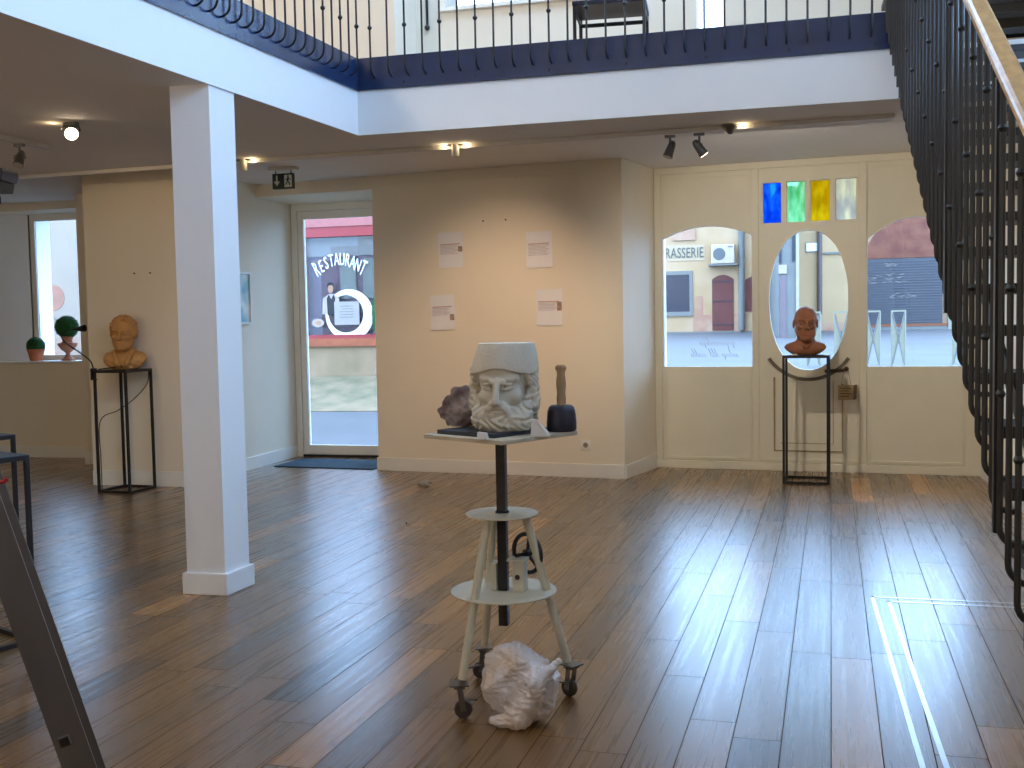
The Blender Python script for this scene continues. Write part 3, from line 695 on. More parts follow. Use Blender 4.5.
# ================================================================== DISPLAY STANDS
def stand(label, p0, p1, d, h, zoff=0, plate=True):
    """open square-bar stand; p0 -> p1 is its front base edge, d its depth"""
    p0, p1 = Vector(p0), Vector(p1); a = (p1-p0); wd = a.length; ang = atan2(a.y, a.x)
    o = thing('display_stand', label, 'display stand', (p0.x, p0.y, 0), ang, 'black steel display stands'); b = .020
    for x in (0, wd-b):
        for y in (0, d-b): MB().box(x, x+b, y, y+b, 0, h).build('leg', M_tbl, o, bevel=.001)
    for z, nm in ((0, 'base_rail'), (h-b, 'top_rail')):
        MB().box(b, wd-b, 0, b, z, z+b).build(nm, M_tbl, o); MB().box(b, wd-b, d-b, d, z, z+b).build(nm, M_tbl, o)
        MB().box(0, b, b, d-b, z, z+b).build(nm, M_tbl, o); MB().box(wd-b, wd, b, d-b, z, z+b).build(nm, M_tbl, o)
    MB().box(0, wd, 0, d, h, h+.004).build('top_plate', M_tbl if plate is True else plate, o)
    return o
stand('tall black open-frame stand under the bust with wavy hair, against the wall', (-5.80, 7.80), (-5.46, 7.775), .35, 1.056)
stand('tall black open-frame stand under the bald bust, before the oval window', (-.065, 9.115), (.312, 9.09), .36, 1.082)
M_bl = mat('bluish_steel_plate', srgb(70, 82, 98), .3, .3)
E_ = Vector((-3.275, 3.94)); dx = Vector((-.80, .60)); dy = Vector((-.60, -.80))
def stand2(label, E, ang, w_, d, h):
    # E is the right-hand corner; the stand extends to the left
    d1 = Vector((-.932, .362)); p1 = Vector(E)+Vector((-.362, -.932))*d; p0 = p1+d1*w_
    return stand(label, p0, p1, d, h, plate=M_bl)
stand2('low black open-frame stand at the left edge, nearest the ladder', (-3.29, 3.96), 0, .40, .32, .848)
stand2('low black open-frame stand half hidden behind another at the left edge', (-4.02, 4.74), 0, .40, .32, .848)

# gooseneck clip lamp on the left stand
M_lamp = mat('black_lamp_plastic', srgb(20, 20, 22), .4)
o = thing('gooseneck_lamp', 'black gooseneck clip lamp clamped to the left stand', 'lamp')
def spline(pts, n=10):
    P_ = [Vector(p) for p in pts]; P_ = [P_[0]*2-P_[1]]+P_+[P_[-1]*2-P_[-2]]; out = []
    for i in range(1, len(P_)-2):
        for k in range(n):
            t = k/n; a, b, c, d = P_[i-1], P_[i], P_[i+1], P_[i+2]
            out.append(.5*((2*b)+(c-a)*t+(2*a-5*b+4*c-d)*t*t+(3*b-a-3*c+d)*t**3))
    return out+[P_[-2]]
yl = 7.80
MB().tube(spline([(-5.79, yl, 1.07), (-5.82, yl, 1.14), (-5.93, yl, 1.22), (-6.06, yl, 1.30), (-6.10, yl, 1.37), (-6.05, yl, 1.405), (-5.96, yl, 1.415)]), .006, 8).build('gooseneck', M_lamp, o, smooth=True)
MB().lathe([(.010, 0), (.013, .03), (.024, .07), (.030, .11), (.028, .11), (.02, .08)], 18, (-5.97, yl, 1.414), (1, 0, .08)).build('lamp_head', M_lamp, o, smooth=True)
q = MB(); q.box(-5.805, -5.765, yl-.012, yl+.012, 1.062, 1.076); q.box(-5.805, -5.765, yl-.012, yl+.012, .975, .985); q.box(-5.815, -5.803, yl-.012, yl+.012, .975, 1.076); q.tube([(-5.785, yl, .95), (-5.785, yl, 1.02)], .004, 6); q.build('clamp', M_lamp, o)
tag(MB().tube(spline([(-5.765, 7.83, 1.066), (-5.68, 7.86, 1.075), (-5.60, 7.9, 1.085), (-5.56, 7.92, 1.078)]), .005, 6).build('cable_plug', M_lamp, smooth=True), 'short black plug lead lying on top of the left stand', 'cable')
tag(MB().tube(spline([(-5.50, 8.17, 1.04), (-5.52, 8.165, .92), (-5.60, 8.10, .80), (-5.70, 8.0, .70), (-5.772, 7.84, .62), (-5.775, 7.83, .30), (-5.775, 7.83, .02)]), .004, 6).build('lamp_cable', M_lamp, smooth=True), 'thin black lamp cable hanging inside the left stand', 'cable')

# ================================================================== BUSTS
M_clay = mat('ochre_clay', srgb(196, 144, 84), .75, var=.10, scale=14, bump=.35, bscale=60)
M_terra = mat('brown_terracotta', srgb(150, 96, 66), .6, var=.14, scale=16, bump=.4, bscale=60)
M_stone = mat('grey_carved_stone', srgb(206, 200, 186), .8, var=.05, scale=10, bump=.25, bscale=90)

def bust_left(X, Y, Z):          # local: eyes at z=.0, base at -.245
    P = (X, Y, Z); ax = np.abs(X); Q = (ax, Y, Z)
    d = face(P)
    # swept hair mass, parted on one side, with combed strands
    hair = ell(P, (0, .026, .048), (.088, .100, .083))
    hair = su(hair, ell(Q, (.066, .020, .010), (.024, .055, .050)), .02)
    cut = ell(P, (0, -.085, -.035), (.066, .070, .098)); hair = ss(hair, cut, .012)
    part = cap(P, (.022, -.09, .085), (.030, .04, .142), .006); hair = ss(hair, part, .012)
    st_ = .0022*np.sin((X*1.1+Z*.5+np.sin(Y*26)*.010)*260)+.0014*np.sin((X-Z)*190+Y*60)
    fr = su(cap(P, (.02, -.066, .108), (-.066, -.040, .066), .014, .012), cap(P, (.02, -.066, .108), (.070, -.036, .062), .012, .012), .01)
    hair = su(hair, fr, .014)+st_
    d = su(d, hair, .004)
    d = su(d, cap(P, (0, .012, -.07), (0, .022, -.16), .052, .056), .03)
    # shoulders and open jacket
    body = su(cap(P, (-.098, .030, -.180), (.098, .030, -.180), .045), ell(P, (0, .02, -.215), (.112, .080, .080)), .05)
    body = su(body, cap(Q, (.04, .02, -.140), (.095, .03, -.172), .036), .03)
    lap = su(cap(Q, (.062, -.028, -.128), (.022, -.082, -.235), .013, .018), cap(Q, (.062, -.025, -.125), (.055, .06, -.118), .012), .008)
    body = su(body, lap, .006)
    vee = cap(P, (0, -.080, -.160), (0, -.095, -.235), .020, .006); body = ss(body, vee, .010)
    fold = .0018*np.sin(X*70+Z*120+np.sin(Z*60)*1.5)
    body = np.maximum(body+fold, ell(P, (0, .01, -.135), (.156, .13, .130))); d = su(d, body, .010)
    bot = ell(P, (0, .01, -.125), (.195, .13, .138));  
    return np.maximum(d, -.245-Z)
def bust_right(X, Y, Z):
    P = (X, Y, Z); Q = (np.abs(X), Y, Z)
    d = face(P, brow=.003); d = su(d, ears(P), .006)
    d = su(d, ell(Q, (.035, -.045, -.075), (.030, .030, .030)), .02)
    d = su(d, cap(Q, (.015, -.0), (0, 0, 0), .01) if False else ell(P, (0, -.062, -.112), (.035, .026, .020)), .015)
    d = su(d, cap(P, (0, .015, -.07), (0, .025, -.16), .056, .060), .03)
    body = su(cap(Q, (.02, .03, -.165), (.112, .03, -.178), .040, .034), ell(P, (0, .020, -.185), (.110, .075, .060)), .04)
    coll = cap(Q, (.058, .0, -.122), (.010, -.062, -.168), .008); body = su(body, coll, .014)
    body = np.maximum(body, ell(P, (0, .01, -.13), (.160, .115, .108)))
    d = su(d, body, .012)
    return np.maximum(d, -.224-Z)
def scaled(fn, s): return lambda X, Y, Z: fn(X/s, Y/s, Z/s)*s
o = thing('portrait_bust', 'ochre clay bust of a man with wavy swept hair and jacket collar', 'bust', (-5.615, 7.985, 1.062+.245*1.26), radians(21))
surf_obj('figure', scaled(bust_left, 1.26), (-.235, -.17, -.315), (.235, .18, .185), .0042, M_clay, o)
o = thing('portrait_bust', 'dark terracotta bust of a bald man with bare shoulders', 'bust', (.128, 9.28, 1.086+.224*1.20), radians(4))
surf_obj('figure', scaled(bust_right, 1.20), (-.22, -.16, -.28), (.22, .18, .17), .0042, M_terra, o)

def bearded(X, Y, Z):            # base at z=-.152, top at z=.12, before scaling by 1.25
    P = (X, Y, Z); ax = np.abs(X); Q = (ax, Y, Z)
    zf = np.interp(Z+.010, [-.20, -.076, -.054, 0, .2], [-.197, -.073, -.040, 0, .2]).astype(np.float32)
    d = face((X, Y, zf), brow=.011, mouth=False)
    d = su(d, cap(Q, (.004, -.091, -.004), (.018, -.091, .003), .004), .008)          # frown
    # back of the block: hair and neck
    th = np.arctan2(X, -Y)
    blk = np.sqrt((X/.092)**2+((Y-.01)/.098)**2); blk = (blk-1)*.094
    blk = np.maximum(blk, -.004-Y+.035)
    curl = .0034*np.sin(Z*190+3.0*np.sin(th*9+Z*30))*np.sin(th*26+2.0*np.sin(Z*85))
    hs = cap(Q, (.087, -.008, .040), (.087, -.006, -.075), .014, .020)
    hs = su(hs, cap(Q, (.074, -.045, .030), (.082, -.030, .000), .007, .009), .01)
    hair = su(np.maximum(blk, Z-.04), hs, .015)+curl
    d = su(d, hair, .008)
    # beard and moustache
    bd = ell(P, (0, -.032, -.118), (.088, .074, .062)); bd = su(bd, cap(Q, (.078, -.020, -.045), (.062, -.052, -.110), .010, .026), .02)
    
    bc = .0040*np.sin(X*150+2.6*np.sin(Z*95+X*20))*np.sin(Z*125+2.2*np.sin(ax*85+1))
    d = su(d, bd+bc, .006)
    d = su(d, ell(P, (0, -.090, -.080), (.032, .018, .022)), .012)
    mst = cap(Q, (.005, -.1060, -.0705), (.026, -.098, -.082), .0070, .0075)
    mst = su(mst, cap(Q, (.026, -.098, -.082), (.038, -.090, -.112), .0075, .006), .006)
    d = su(d, mst+curl*.25, .010)
    d = su(d, cap(Q, (.0, -.1040, -.0905), (.012, -.100, -.0895), .0050, .003), .004)
    d = ss(d, cap(Q, (0, -.110, -.0845), (.018, -.104, -.0865), .0018), .003)
    # tall flat-topped hat with an arched lower edge
    k = np.clip((Z-.03)/.09, 0, 1); rx = .0995-.017*k**1.6; ry = .103-.016*k**1.6
    hat = (np.sqrt(((X-.006*k)/rx)**2+((Y-.006)/ry)**2)-1)*.095
    low = .024+.019*np.exp(-(X/.055)**2)*(Y < .05)
    hat = np.maximum(hat, low-Z); hat = np.maximum(hat, Z-.1215)
    d = su(d, hat, .003)
    return np.maximum(d, -.152-Z)
SB = 1.25; BT = 1.012
o = thing('carved_portrait', 'carved pale stone head of a bearded man wearing a tall flat-topped hat', 'sculpture', (-1.015, 3.72, BT+.152*SB*.925), radians(1))
surf_obj('carving', lambda X, Y, Z: bearded(X/SB, Y/SB, Z/(SB*.925))*SB, (-.145, -.165, -.20), (.145, .150, .158), .0026, M_stone, o)

# ================================================================== SCULPTOR'S STAND
M_cream = mat('cream_stand_paint', srgb(206, 200, 180), .42, var=.06, scale=14)
M_dpost = mat('dark_oiled_post', srgb(52, 50, 54), .45, .5, var=.2, scale=20)
o = thing('sculpture_stand', "cream-painted tripod stand on castors with a dark post and a square board", 'stand', (-1.035, 3.724, 0))
wp = [Vector((-.104, -.237)), Vector((-.139, .186)), Vector((.243, .051))]
for p in wp:
    u = p.normalized(); t = u*.085; b = u*(p.length-.015)
    MB().tube([(t.x, t.y, .69), (b.x, b.y, .135)], .0155, 16).build('leg', M_cream, o, smooth=True)
MB().lathe([(.001, -.003), (.135, -.003), (.135, .003), (.001, .003)], 48, (0, 0, .695)).build('upper_disc', M_cream, o, bevel=.001)
MB().lathe([(.001, -.003), (.197, -.003), (.197, .003), (.001, .003)], 56, (0, 0, .405)).build('lower_disc', M_cream, o, bevel=.001)
MB().box(-.0175, .0175, -.0175, .0175, .275, .965).build('post', M_dpost, o, bevel=.002)
MB().lathe([(.026, 0), (.026, .006), (.02, .01)], 20, (0, 0, .699)).build('collar', M_dpost, o)
MB().lathe([(.024, 0), (.028, .004), (.028, .022), (.022, .028)], 24, (0, 0, .955)).build('socket', mat('brass_socket', srgb(150, 128, 88), .4, .4), o)
bd = thing('b', None, None); bpy.data.objects.remove(bd)
ba = radians(-29)
q = MB(); hs_ = .2015; q.prism([((x*cos(ba)-y*sin(ba)), (x*sin(ba)+y*cos(ba))) for x, y in ((-hs_, -hs_), (hs_, -hs_), (hs_, hs_), (-hs_, hs_))], .982, .997)
q.build('board', mat('pale_plywood', srgb(196, 186, 166), .6, var=.06, scale=10), o, bevel=.002)
q = MB(); q.box(.042, .086, -.030, .030, .408, .522); q.build('gear_box', M_cream, o, bevel=.003)
q = MB(); q.box(-.045, -.022, -.02, .04, .408, .51); q.build('guide_block', M_cream, o, bevel=.003)
q = MB(); q.box(.022, .092, -.035, .035, .522, .529); q.build('gear_cover', M_cream, o, bevel=.001)
q = MB(); q.lathe([(.007, 0), (.010, .002), (.004, .005)], 12, (.062, -.031, .465), (0, -1, 0)); q.build('bolt', M_dpost, o)
wc = Vector((.078, .060, .536)); wa = Vector((.52, .85, 0)).normalized()
q = MB(); q.torus(wc, .072, .0085, wa, 40, 10); q.lathe([(.016, -.012), (.016, .012)], 16, wc, wa)
s1_ = wa.cross(Vector((0, 0, 1))).normalized()
for t in (radians(80), radians(200), radians(320)):
    e_ = wc+(s1_*cos(t)+Vector((0, 0, 1))*sin(t))*.062; q.tube([wc, e_], .007, 8)
q.build('hand_wheel', M_black, o, smooth=True)
MB().tube([wc-wa*.06, wc+wa*.01], .007, 10).build('axle', M_dpost, o)
M_rub = mat('brown_castor_wheel', srgb(70, 58, 56), .5)
for i, p in enumerate(wp):
    a_ = [radians(20), radians(200), radians(150)][i]; e = Vector((cos(a_), sin(a_), 0)); s_ = Vector((-sin(a_), cos(a_), 0)); base = Vector((p.x, p.y, 0))
    cst = thing('castor', None, None); cst.parent = o
    c0 = base+e*.012
    q = MB(); q.lathe([(.010, -.013), (.030, -.012), (.033, -.006), (.033, .006), (.030, .012), (.010, .013)], 24, c0+Vector((0, 0, .034)), s_); q.build('wheel', M_rub, cst, smooth=True)
    q = MB()
    for sg in (-1, 1): q.beam(base+s_*.018*sg+Vector((0, 0, .115)), c0+s_*.018*sg+Vector((0, 0, .030)), 0.003, .020, s_.cross(Vector((0, 0, 1))))
    q.beam(base+s_*.022+Vector((0, 0, .1135)), base-s_*.022+Vector((0, 0, .1135)), .04, .005)
    q.build('fork', M_fix, cst)
    q = MB(); q.beam(base-e*.034+Vector((0, 0, .125)), base+e*.034+Vector((0, 0, .125)), .062, .006); q.build('mounting_plate', M_fix, cst, bevel=.001)
    q = MB(); q.beam(c0+s_*.022+Vector((0, 0, .06)), c0+s_*.03+e*.052+Vector((0, 0, .055)), .018, .006); q.build('brake_lever', M_fix, cst)

# things on the board (top of board 0.997)
M_slate = mat('dark_slate', srgb(44, 50, 60), .5, var=.15)
def onb(x, y): return (-1.035+x, 3.724+y)
q = MB(); sa = radians(-29); hh = .148
q.prism([((x*cos(sa)-y*sin(sa)), (x*sin(sa)+y*cos(sa))) for x, y in ((-hh, -hh), (hh, -hh), (hh, hh), (-hh, hh))], .997, 1.012)
t = q.build('slate_slab', M_slate, None, bevel=.002); t.location = (-1.062, 3.722, 0); tag(t, 'thin dark slate slab lying under the bearded stone head', 'slab')
def rockfn(seed, r, flats, amp=.004, fr=60, carve=()):
    rnd = random.Random(seed); pl = []
    for i in range(flats):
        v = Vector((rnd.gauss(0, 1), rnd.gauss(0, 1), rnd.gauss(0, 1))).normalized(); pl.append((v, rnd.uniform(.60, .86)))
    def fn(X, Y, Z):
        d = ell((X, Y, Z), (0, 0, 0), r)
        x, y, z = X/r[0], Y/r[1], Z/r[2]
        for v, o_ in pl: d = -su(-d, -((x*v.x+y*v.y+z*v.z)-o_)*min(r), .0+.006*min(r)/.05)
        for c, cr_, kk in carve: d = ss(d, ell((X, Y, Z), c, cr_), kk)
        n_ = np.sin(X*fr+2*np.sin(Z*fr*.7))*np.sin(Y*fr*1.1+2*np.sin(X*fr*.8))+.5*np.sin(Z*fr*2.1+3*np.sin(Y*fr*1.3))*np.sin(X*fr*1.9)
        d = d+amp*n_
        return np.maximum(d, -r[2]*.80-Z)
    return fn
M_rock = mat('mauve_rough_rock', srgb(92, 72, 66), .85, col2=srgb(172, 160, 162), scale=11, bump=.8, bscale=50)
t = surf_obj('rough_rock', rockfn(11, (.092, .060, .092), 11, .0030, 75), (-.11, -.08, -.08), (.11, .08, .11), .003, M_rock); t.location = (-1.205, 3.80, 1.0125+.0735*.96); t.rotation_euler = (0, 0, .3); t.scale = (1.12, .9, .96)
tag(t, 'rough mauve-grey rock standing left of the bearded stone head', 'rock')
M_chip = mat('pale_marble_chip', srgb(215, 214, 212), .7, var=.05, bump=.3)
q = MB(); q.add([(-.018, -.012, 0), (.020, -.014, 0), (.022, .014, 0), (-.016, .016, 0), (-.016, -.010, .028), (.015, -.011, .024), (.016, .010, .023), (-.013, .012, .027)], [(3, 2, 1, 0), (4, 5, 6, 7), (0, 1, 5, 4), (1, 2, 6, 5), (2, 3, 7, 6), (3, 0, 4, 7)])
t = q.build('marble_chip', M_chip, bevel=.002); t.location = (-1.035, 3.485, .997); tag(t, 'tiny white block of marble at the front corner of the board', 'stone chip')
q = MB(); q.add([(-.030, -.012, 0), (.036, -.020, 0), (.040, .02, 0), (-.026, .022, 0), (-.028, -.004, .060), (-.006, -.010, .063), (.026, -.006, .026), (.028, .010, .022), (-.008, .012, .060), (-.026, .010, .055)],
    [(3, 2, 1, 0), (0, 1, 6, 5, 4), (1, 2, 7, 6), (2, 3, 9, 8, 7), (3, 0, 4, 9), (4, 5, 8, 9), (5, 6, 7, 8)])
t = q.build('stone_shard', M_chip, bevel=.002); t.location = (-.862, 3.610, .997); t.rotation_euler = (0, 0, .2); tag(t, 'wedge-shaped pale stone shard right of the bearded stone head', 'stone shard')
o = thing('sculptor_mallet', 'round dark mallet standing on its head with a turned wooden handle', 'mallet', (-.820, 3.796, .997))
MB().lathe([(.001, 0), (.050, 0), (.055, .006), (.056, .03), (.052, .075), (.046, .090), (.038, .096), (.001, .097)], 36).build('mallet_head', mat('dark_blue_rubber', srgb(40, 38, 56), .5), o, smooth=True)
MB().lathe([(.001, .095), (.0165, .096), (.0175, .12), (.0155, .14), (.0185, .17), (.0175, .19), (.0145, .21), (.0155, .222), (.0205, .230), (.0205, .238), (.015, .245), (.001, .246)], 24).build('handle', mat('turned_beech', srgb(170, 142, 106), .6, var=.08, scale=10, stretch=(4, 4, .8)), o, smooth=True)

# white stone block on the floor under the stand
def alabaster(X, Y, Z):
    P = (X, Y, Z)
    d = ell(P, (0, 0, .0), (.150, .11, .150))
    for (nx, ny, nz, o_) in ((1, -.1, -.12, .122), (-1, -.15, .1, .118), (.35, -.6, .9, .122), (-.5, -.8, .5, .104), (.6, -.9, -.2, .108), (-.4, -.9, -.5, .100), (.1, .1, 1, .136), (-.55, -.1, .85, .142), (.72, 0, .85, .098), (-.8, -.1, -.6, .130), (.9, -.2, -.5, .138), (0, -1, .1, .088)):
        l = sqrt(nx*nx+ny*ny+nz*nz); d = -su(-d, -((X*nx+Y*ny+Z*nz)/l-o_), .006)
    # raised fin on the upper right and hollow between
    d = su(d, cap(P, (.128, -.070, .100), (.055, -.095, .025), .011, .038), .03)
    d = su(d, cap(P, (.055, -.095, .025), (.005, -.085, -.105), .032, .040), .03)
    d = ss(d, ell(P, (-.030, -.118, .020), (.065, .040, .080)), .02)
    d = ss(d, cap(P, (.010, -.125, .0), (-.015, -.125, -.09), .016, .014), .012)
    d = ss(d, ell(P, (.115, -.098, -.02), (.035, .035, .075)), .02)
    d = su(d, ell(P, (-.045, -.080, -.115), (.050, .026, .026)), .02)
    f_ = 46
    a1 = np.abs(np.sin(X*38+1.7*np.sin(Z*31+2)+Y*12)); a2 = np.abs(np.sin(Z*44-X*17+1.9*np.sin(Y*37+X*23))); a3 = np.abs(np.sin((X+Z)*71+2.2*np.sin((X-Z)*49)))
    d = d+.0075*(a1-.6)*a2+.0035*(a3-.6)+.0012*np.sin(X*190+3*np.sin(Z*120))*np.sin(Z*170+Y*90)
    return np.maximum(d, -.142-Z)
M_alab = mat('chalky_white_alabaster', srgb(214, 194, 176), .8, col2=srgb(226, 224, 232), scale=7, bump=.5, bscale=70)
n = M_alab.node_tree
t = surf_obj('alabaster_block', alabaster, (-.17, -.14, -.15), (.17, .13, .17), .0035, M_alab); t.location = (-.925, 3.52, .136); t.rotation_euler = (0, 0, radians(10)); t.scale = (1.08, 1, .96)
tag(t, 'large white alabaster block, hollowed and jagged, on the floor under the tripod stand', 'stone block')
t = surf_obj('stone_pieces', rockfn(9, (.070, .040, .030), 8, .003, 90, (((.0, -.01, .03), (.022, .02, .014), .006),)), (-.09, -.06, -.03), (.09, .06, .05), .003, M_stone); t.location = (-3.07, 8.55, .024); t.name = 'stone_fragment'
tag(t, 'small pale stone fragment lying on the floor below the wall', 'stone fragment')
q = MB(); q.ball((0, 0, .006), .007, 6); t = q.build('pebble', M_black); t.location = (-2.62, 6.90, 0); tag(t, 'tiny dark pebble alone on the floor in front of the wall', 'pebble')

# ================================================================== WINDOW SILL PLANTS
M_leaf = mat('topiary_green', srgb(34, 92, 44), .8, var=.45, scale=60, bump=.8, bscale=120)
M_pot = mat('terracotta_pot', srgb(206, 122, 84), .8, var=.06, scale=12)
M_urn = mat('weathered_terracotta', srgb(200, 140, 116), .85, var=.1, scale=14)
def leafball(c, r, seed, cut=-1):
    rnd = random.Random(seed); mb = MB(); mb.ball(c, r*.93, 14)
    for i in range(900):
        v = Vector((rnd.gauss(0, 1), rnd.gauss(0, 1), rnd.gauss(0, 1))).normalized()
        if v.z < cut: continue
        a = v.orthogonal().normalized(); a.rotate(Matrix.Rotation(rnd.random()*6.28, 3, v)); b = v.cross(a)
        p = Vector(c)+v*r*.90; s_ = r*.10; tip = p+v*s_*1.1+a*s_*.8
        mb.add([p-b*s_*.35, p+b*s_*.35, tip, p+v*s_*.5], [(0, 1, 2), (0, 2, 3), (1, 3, 2)])
    return mb
o = thing('potted_topiary', 'small clipped green ball in a plain terracotta pot on the window sill', 'potted plant', (-8.24, 10.10, 1.072))
MB().lathe([(.001, 0), (.062, 0), (.068, .01), (.088, .105), (.094, .107), (.097, .130), (.088, .132), (.08, .120), (.001, .118)], 30).build('pot', M_pot, o, smooth=True)
leafball((0, 0, .165), .104, 1, -.35).build('foliage', M_leaf, o)
o = thing('potted_topiary', 'large clipped green ball in a footed terracotta urn on the window sill', 'potted plant', (-7.82, 10.10, 1.072))
MB().lathe([(.001, 0), (.075, 0), (.078, .015), (.045, .03), (.026, .055), (.024, .085), (.035, .098), (.075, .125), (.095, .160), (.104, .178), (.104, .192), (.07, .198), (.055, .21), (.052, .235), (.066, .262), (.06, .27), (.001, .265)], 32).build('urn', M_urn, o, smooth=True)
leafball((0, 0, .375), .132, 2, -.9).build('foliage', M_leaf, o)

# ================================================================== LADDER, CLAMP, BLACK HOUSING
M_alu = mat('worn_aluminium', srgb(108, 103, 100), .45, .6, var=.06, scale=10, stretch=(1, 1, .15))
ra = radians(40.5); rv = Vector((-sin(ra), cos(ra), 0)); lv = Vector((cos(ra), sin(ra), 0))
lad = thing('ladder', 'grey aluminium ladder leaning at the lower left edge', 'ladder')
L0 = Vector((-1.380, 1.712, .547)); sd = (Vector((0, 0, 1))-lv*.268).normalized(); sw = (lv-sd*lv.dot(sd)).normalized()
foot = L0-sd*(L0.z/sd.z); 
def stile(off):
    a = foot+rv*off; n_ = (sd*2.15); q = MB(); c = sw*.029
    hole_t = .585/sd.z
    # C-section stile: web plus two flanges
    p0 = a+c; q.beam(p0, p0+n_, .058, .003, rv); 
    q.beam(p0-sw*.0275+rv*.012, p0-sw*.0275+rv*.012+n_, .003, .024, rv); q.beam(p0+sw*.0275+rv*.012, p0+sw*.0275+rv*.012+n_, .003, .024, rv)
    return q
stile(0).build('stile', M_alu, lad)
q = stile(.38); q.build('stile', M_alu, lad)
for k in range(5):
    t = (.594-.52+.52*k)/sd.z
    if t < .1: t = .12
    c = foot+sd*t+sw*.020
    a_, b_ = c-rv*.003, c+rv*.383
    MB().beam(a_, b_, .026, .026, sd).build('rung', M_alu, lad, bevel=.004)
    q = MB(); q.beam(a_-rv*.0015, a_+rv*.0005, .017, .017, sd); q.build('rung_end', M_black, lad, bevel=.003)
for off in (0, .38):
    c = foot+rv*(off+.011)+sw*.029; q = MB(); q.beam(c+Vector((0, 0, .012))-sd*.012, c+sd*.06, .064, .032, rv); q.build('rubber_foot', M_black, lad, bevel=.004)
# clamp gripping the ladder
cl_ = Vector((-1.455, 1.648, 1.116))
o = thing('spring_clamp', 'red and grey clamp at the left edge above the ladder', 'clamp', tuple(cl_)); o.scale = (.6, .6, .6)
M_redp = mat('red_plastic', srgb(176, 30, 26), .35); M_gp = mat('grey_blue_metal', srgb(92, 104, 122), .35, .5)
MB().tube(spline([lv*.045+Vector((0, 0, .012)), lv*.03+Vector((0, 0, .002)), lv*.012+Vector((0, 0, .006)), lv*.0+Vector((0, 0, -.010)), -lv*.0+Vector((0, 0, -.034)), -lv*.03+Vector((0, 0, -.05))]), .007, 10).build('handle', M_redp, o, smooth=True)
MB().tube([-lv*.03+Vector((0, 0, -.006)), lv*.004+Vector((0, 0, -.012))], .012, 12).build('jaw', M_gp, o, smooth=True)
MB().lathe([(.009, -.012), (.009, .012)], 14, lv*.002+Vector((0, 0, -.018)), rv).build('pivot', M_black, o)

o = thing('device_housing', 'black housing with a bluish top hanging at the left edge near the ceiling', 'housing', (-4.37, 5.0, 2.245), radians(14)); o.scale = (.85, .85, .85)
MB().add([(-.28, -.10, -.005), (.160, -.10, -.005), (.175, -.10, .055), (.165, -.10, .075), (-.28, -.10, .075), (-.28, .12, -.005), (.160, .12, -.005), (.175, .12, .055), (.165, .12, .075), (-.28, .12, .075)],
    [(0, 1, 2, 3, 4), (9, 8, 7, 6, 5), (0, 5, 6, 1), (1, 6, 7, 2), (2, 7, 8, 3), (3, 8, 9, 4), (4, 9, 5, 0)]).build('upper_shell', mat('blue_black_plastic', srgb(28, 40, 62), .35), o, bevel=.004)
MB().add([(-.28, -.09, -.07), (.135, -.09, -.07), (.150, -.09, -.008), (-.28, -.09, -.008), (-.28, .11, -.07), (.135, .11, -.07), (.150, .11, -.008), (-.28, .11, -.008)],
    [(0, 1, 2, 3), (7, 6, 5, 4), (0, 4, 5, 1), (1, 5, 6, 2), (2, 6, 7, 3), (3, 7, 4, 0)]).build('lower_shell', M_lamp, o, bevel=.004)
MB().tube([(-.20, 0, .07), (-.20, 0, .41)], .015, 10).build('ceiling_bracket', M_lamp, o)
MB().tube(spline([(-.20, -.02, -.07), (-.06, -.03, -.11), (.105, -.05, -.15), (.125, -.05, -.13), (.115, -.05, -.09), (.09, -.05, -.07)]), .006, 8).build('cable', M_lamp, o, smooth=True)

# hanging wooden sign on the door handle
o = thing('hanging_sign', 'small wooden block sign hanging by a string from the door handle', 'sign', (.490, 9.806, .937), radians(-10))
M_kraft = mat('pale_wood_block', srgb(178, 150, 108), .7, var=.1)
MB().box(-.075, .060, -.030, .030, -.275, -.145).build('block', M_kraft, o, bevel=.003)
MB().add([(.060, -.030, -.275), (.085, -.02, -.265), (.085, .03, -.14), (.060, -.030, -.145), (.06, .03, -.275), (.06, .03, -.145)], [(0, 1, 2, 3), (4, 5, 2, 1), (0, 4, 1), (3, 2, 5), (0, 3, 5, 4)]).build('side', mat('brown_block_side', srgb(104, 78, 56), .7), o)
q = MB(); q.tube([(-.05, 0, -.145), (-.022, .0, .0), (0, 0, .018), (.006, 0, 0), (.035, 0, -.145)], .0022, 6); q.build('string', mat('jute_string', srgb(150, 128, 96), .9), o)
q = MB()
for k in range(4): q.box(-.058, .040-.02*(k % 2), -.032, -.030, -.175-.024*k, -.168-.024*k)
q.build('printed_text', mat('brown_print', srgb(96, 76, 56), .7), o)
t = MB().box(-.022, .022, -.014, .014, 0, .012).build('label_card', M_chip, bevel=.001); t.location = (.035, 9.125, 1.0862)
tag(t, 'tiny white card at the front of the stand under the bald bust', 'card')

# upstairs furniture
o = thing('side_table', 'dark metal table standing upstairs behind the gallery railing', 'table', (-1.19, 7.35, 3.13), radians(4))
MB().box(-.25, .25, -.19, .19, .415, .445).build('table_top', mat('blue_black_table_top', srgb(30, 36, 56), .4), o, bevel=.004)
for x in (-.235, .235):
    for y in (-.175, .175): MB().box(x-.011, x+.011, y-.011, y+.011, 0, .415).build('leg', M_black, o)
for x in (-.235, .235): MB().box(x-.007, x+.007, -.17, .17, .37, .39).build('stretcher', M_black, o)
MB().box(-.235, .235, .168, .182, .36, .385).build('stretcher', M_black, o)
o = thing('window_handle', None, None, (-3.0, 8.69, 4.0)); o.parent = bpy.data.objects['window_6']
MB().tube([(0, 0, -.06), (0, 0, .30)], .012, 8).build('rod', M_black, o); MB().ball((0, -.005, -.06), .024, 8).build('knob', M_black, o)

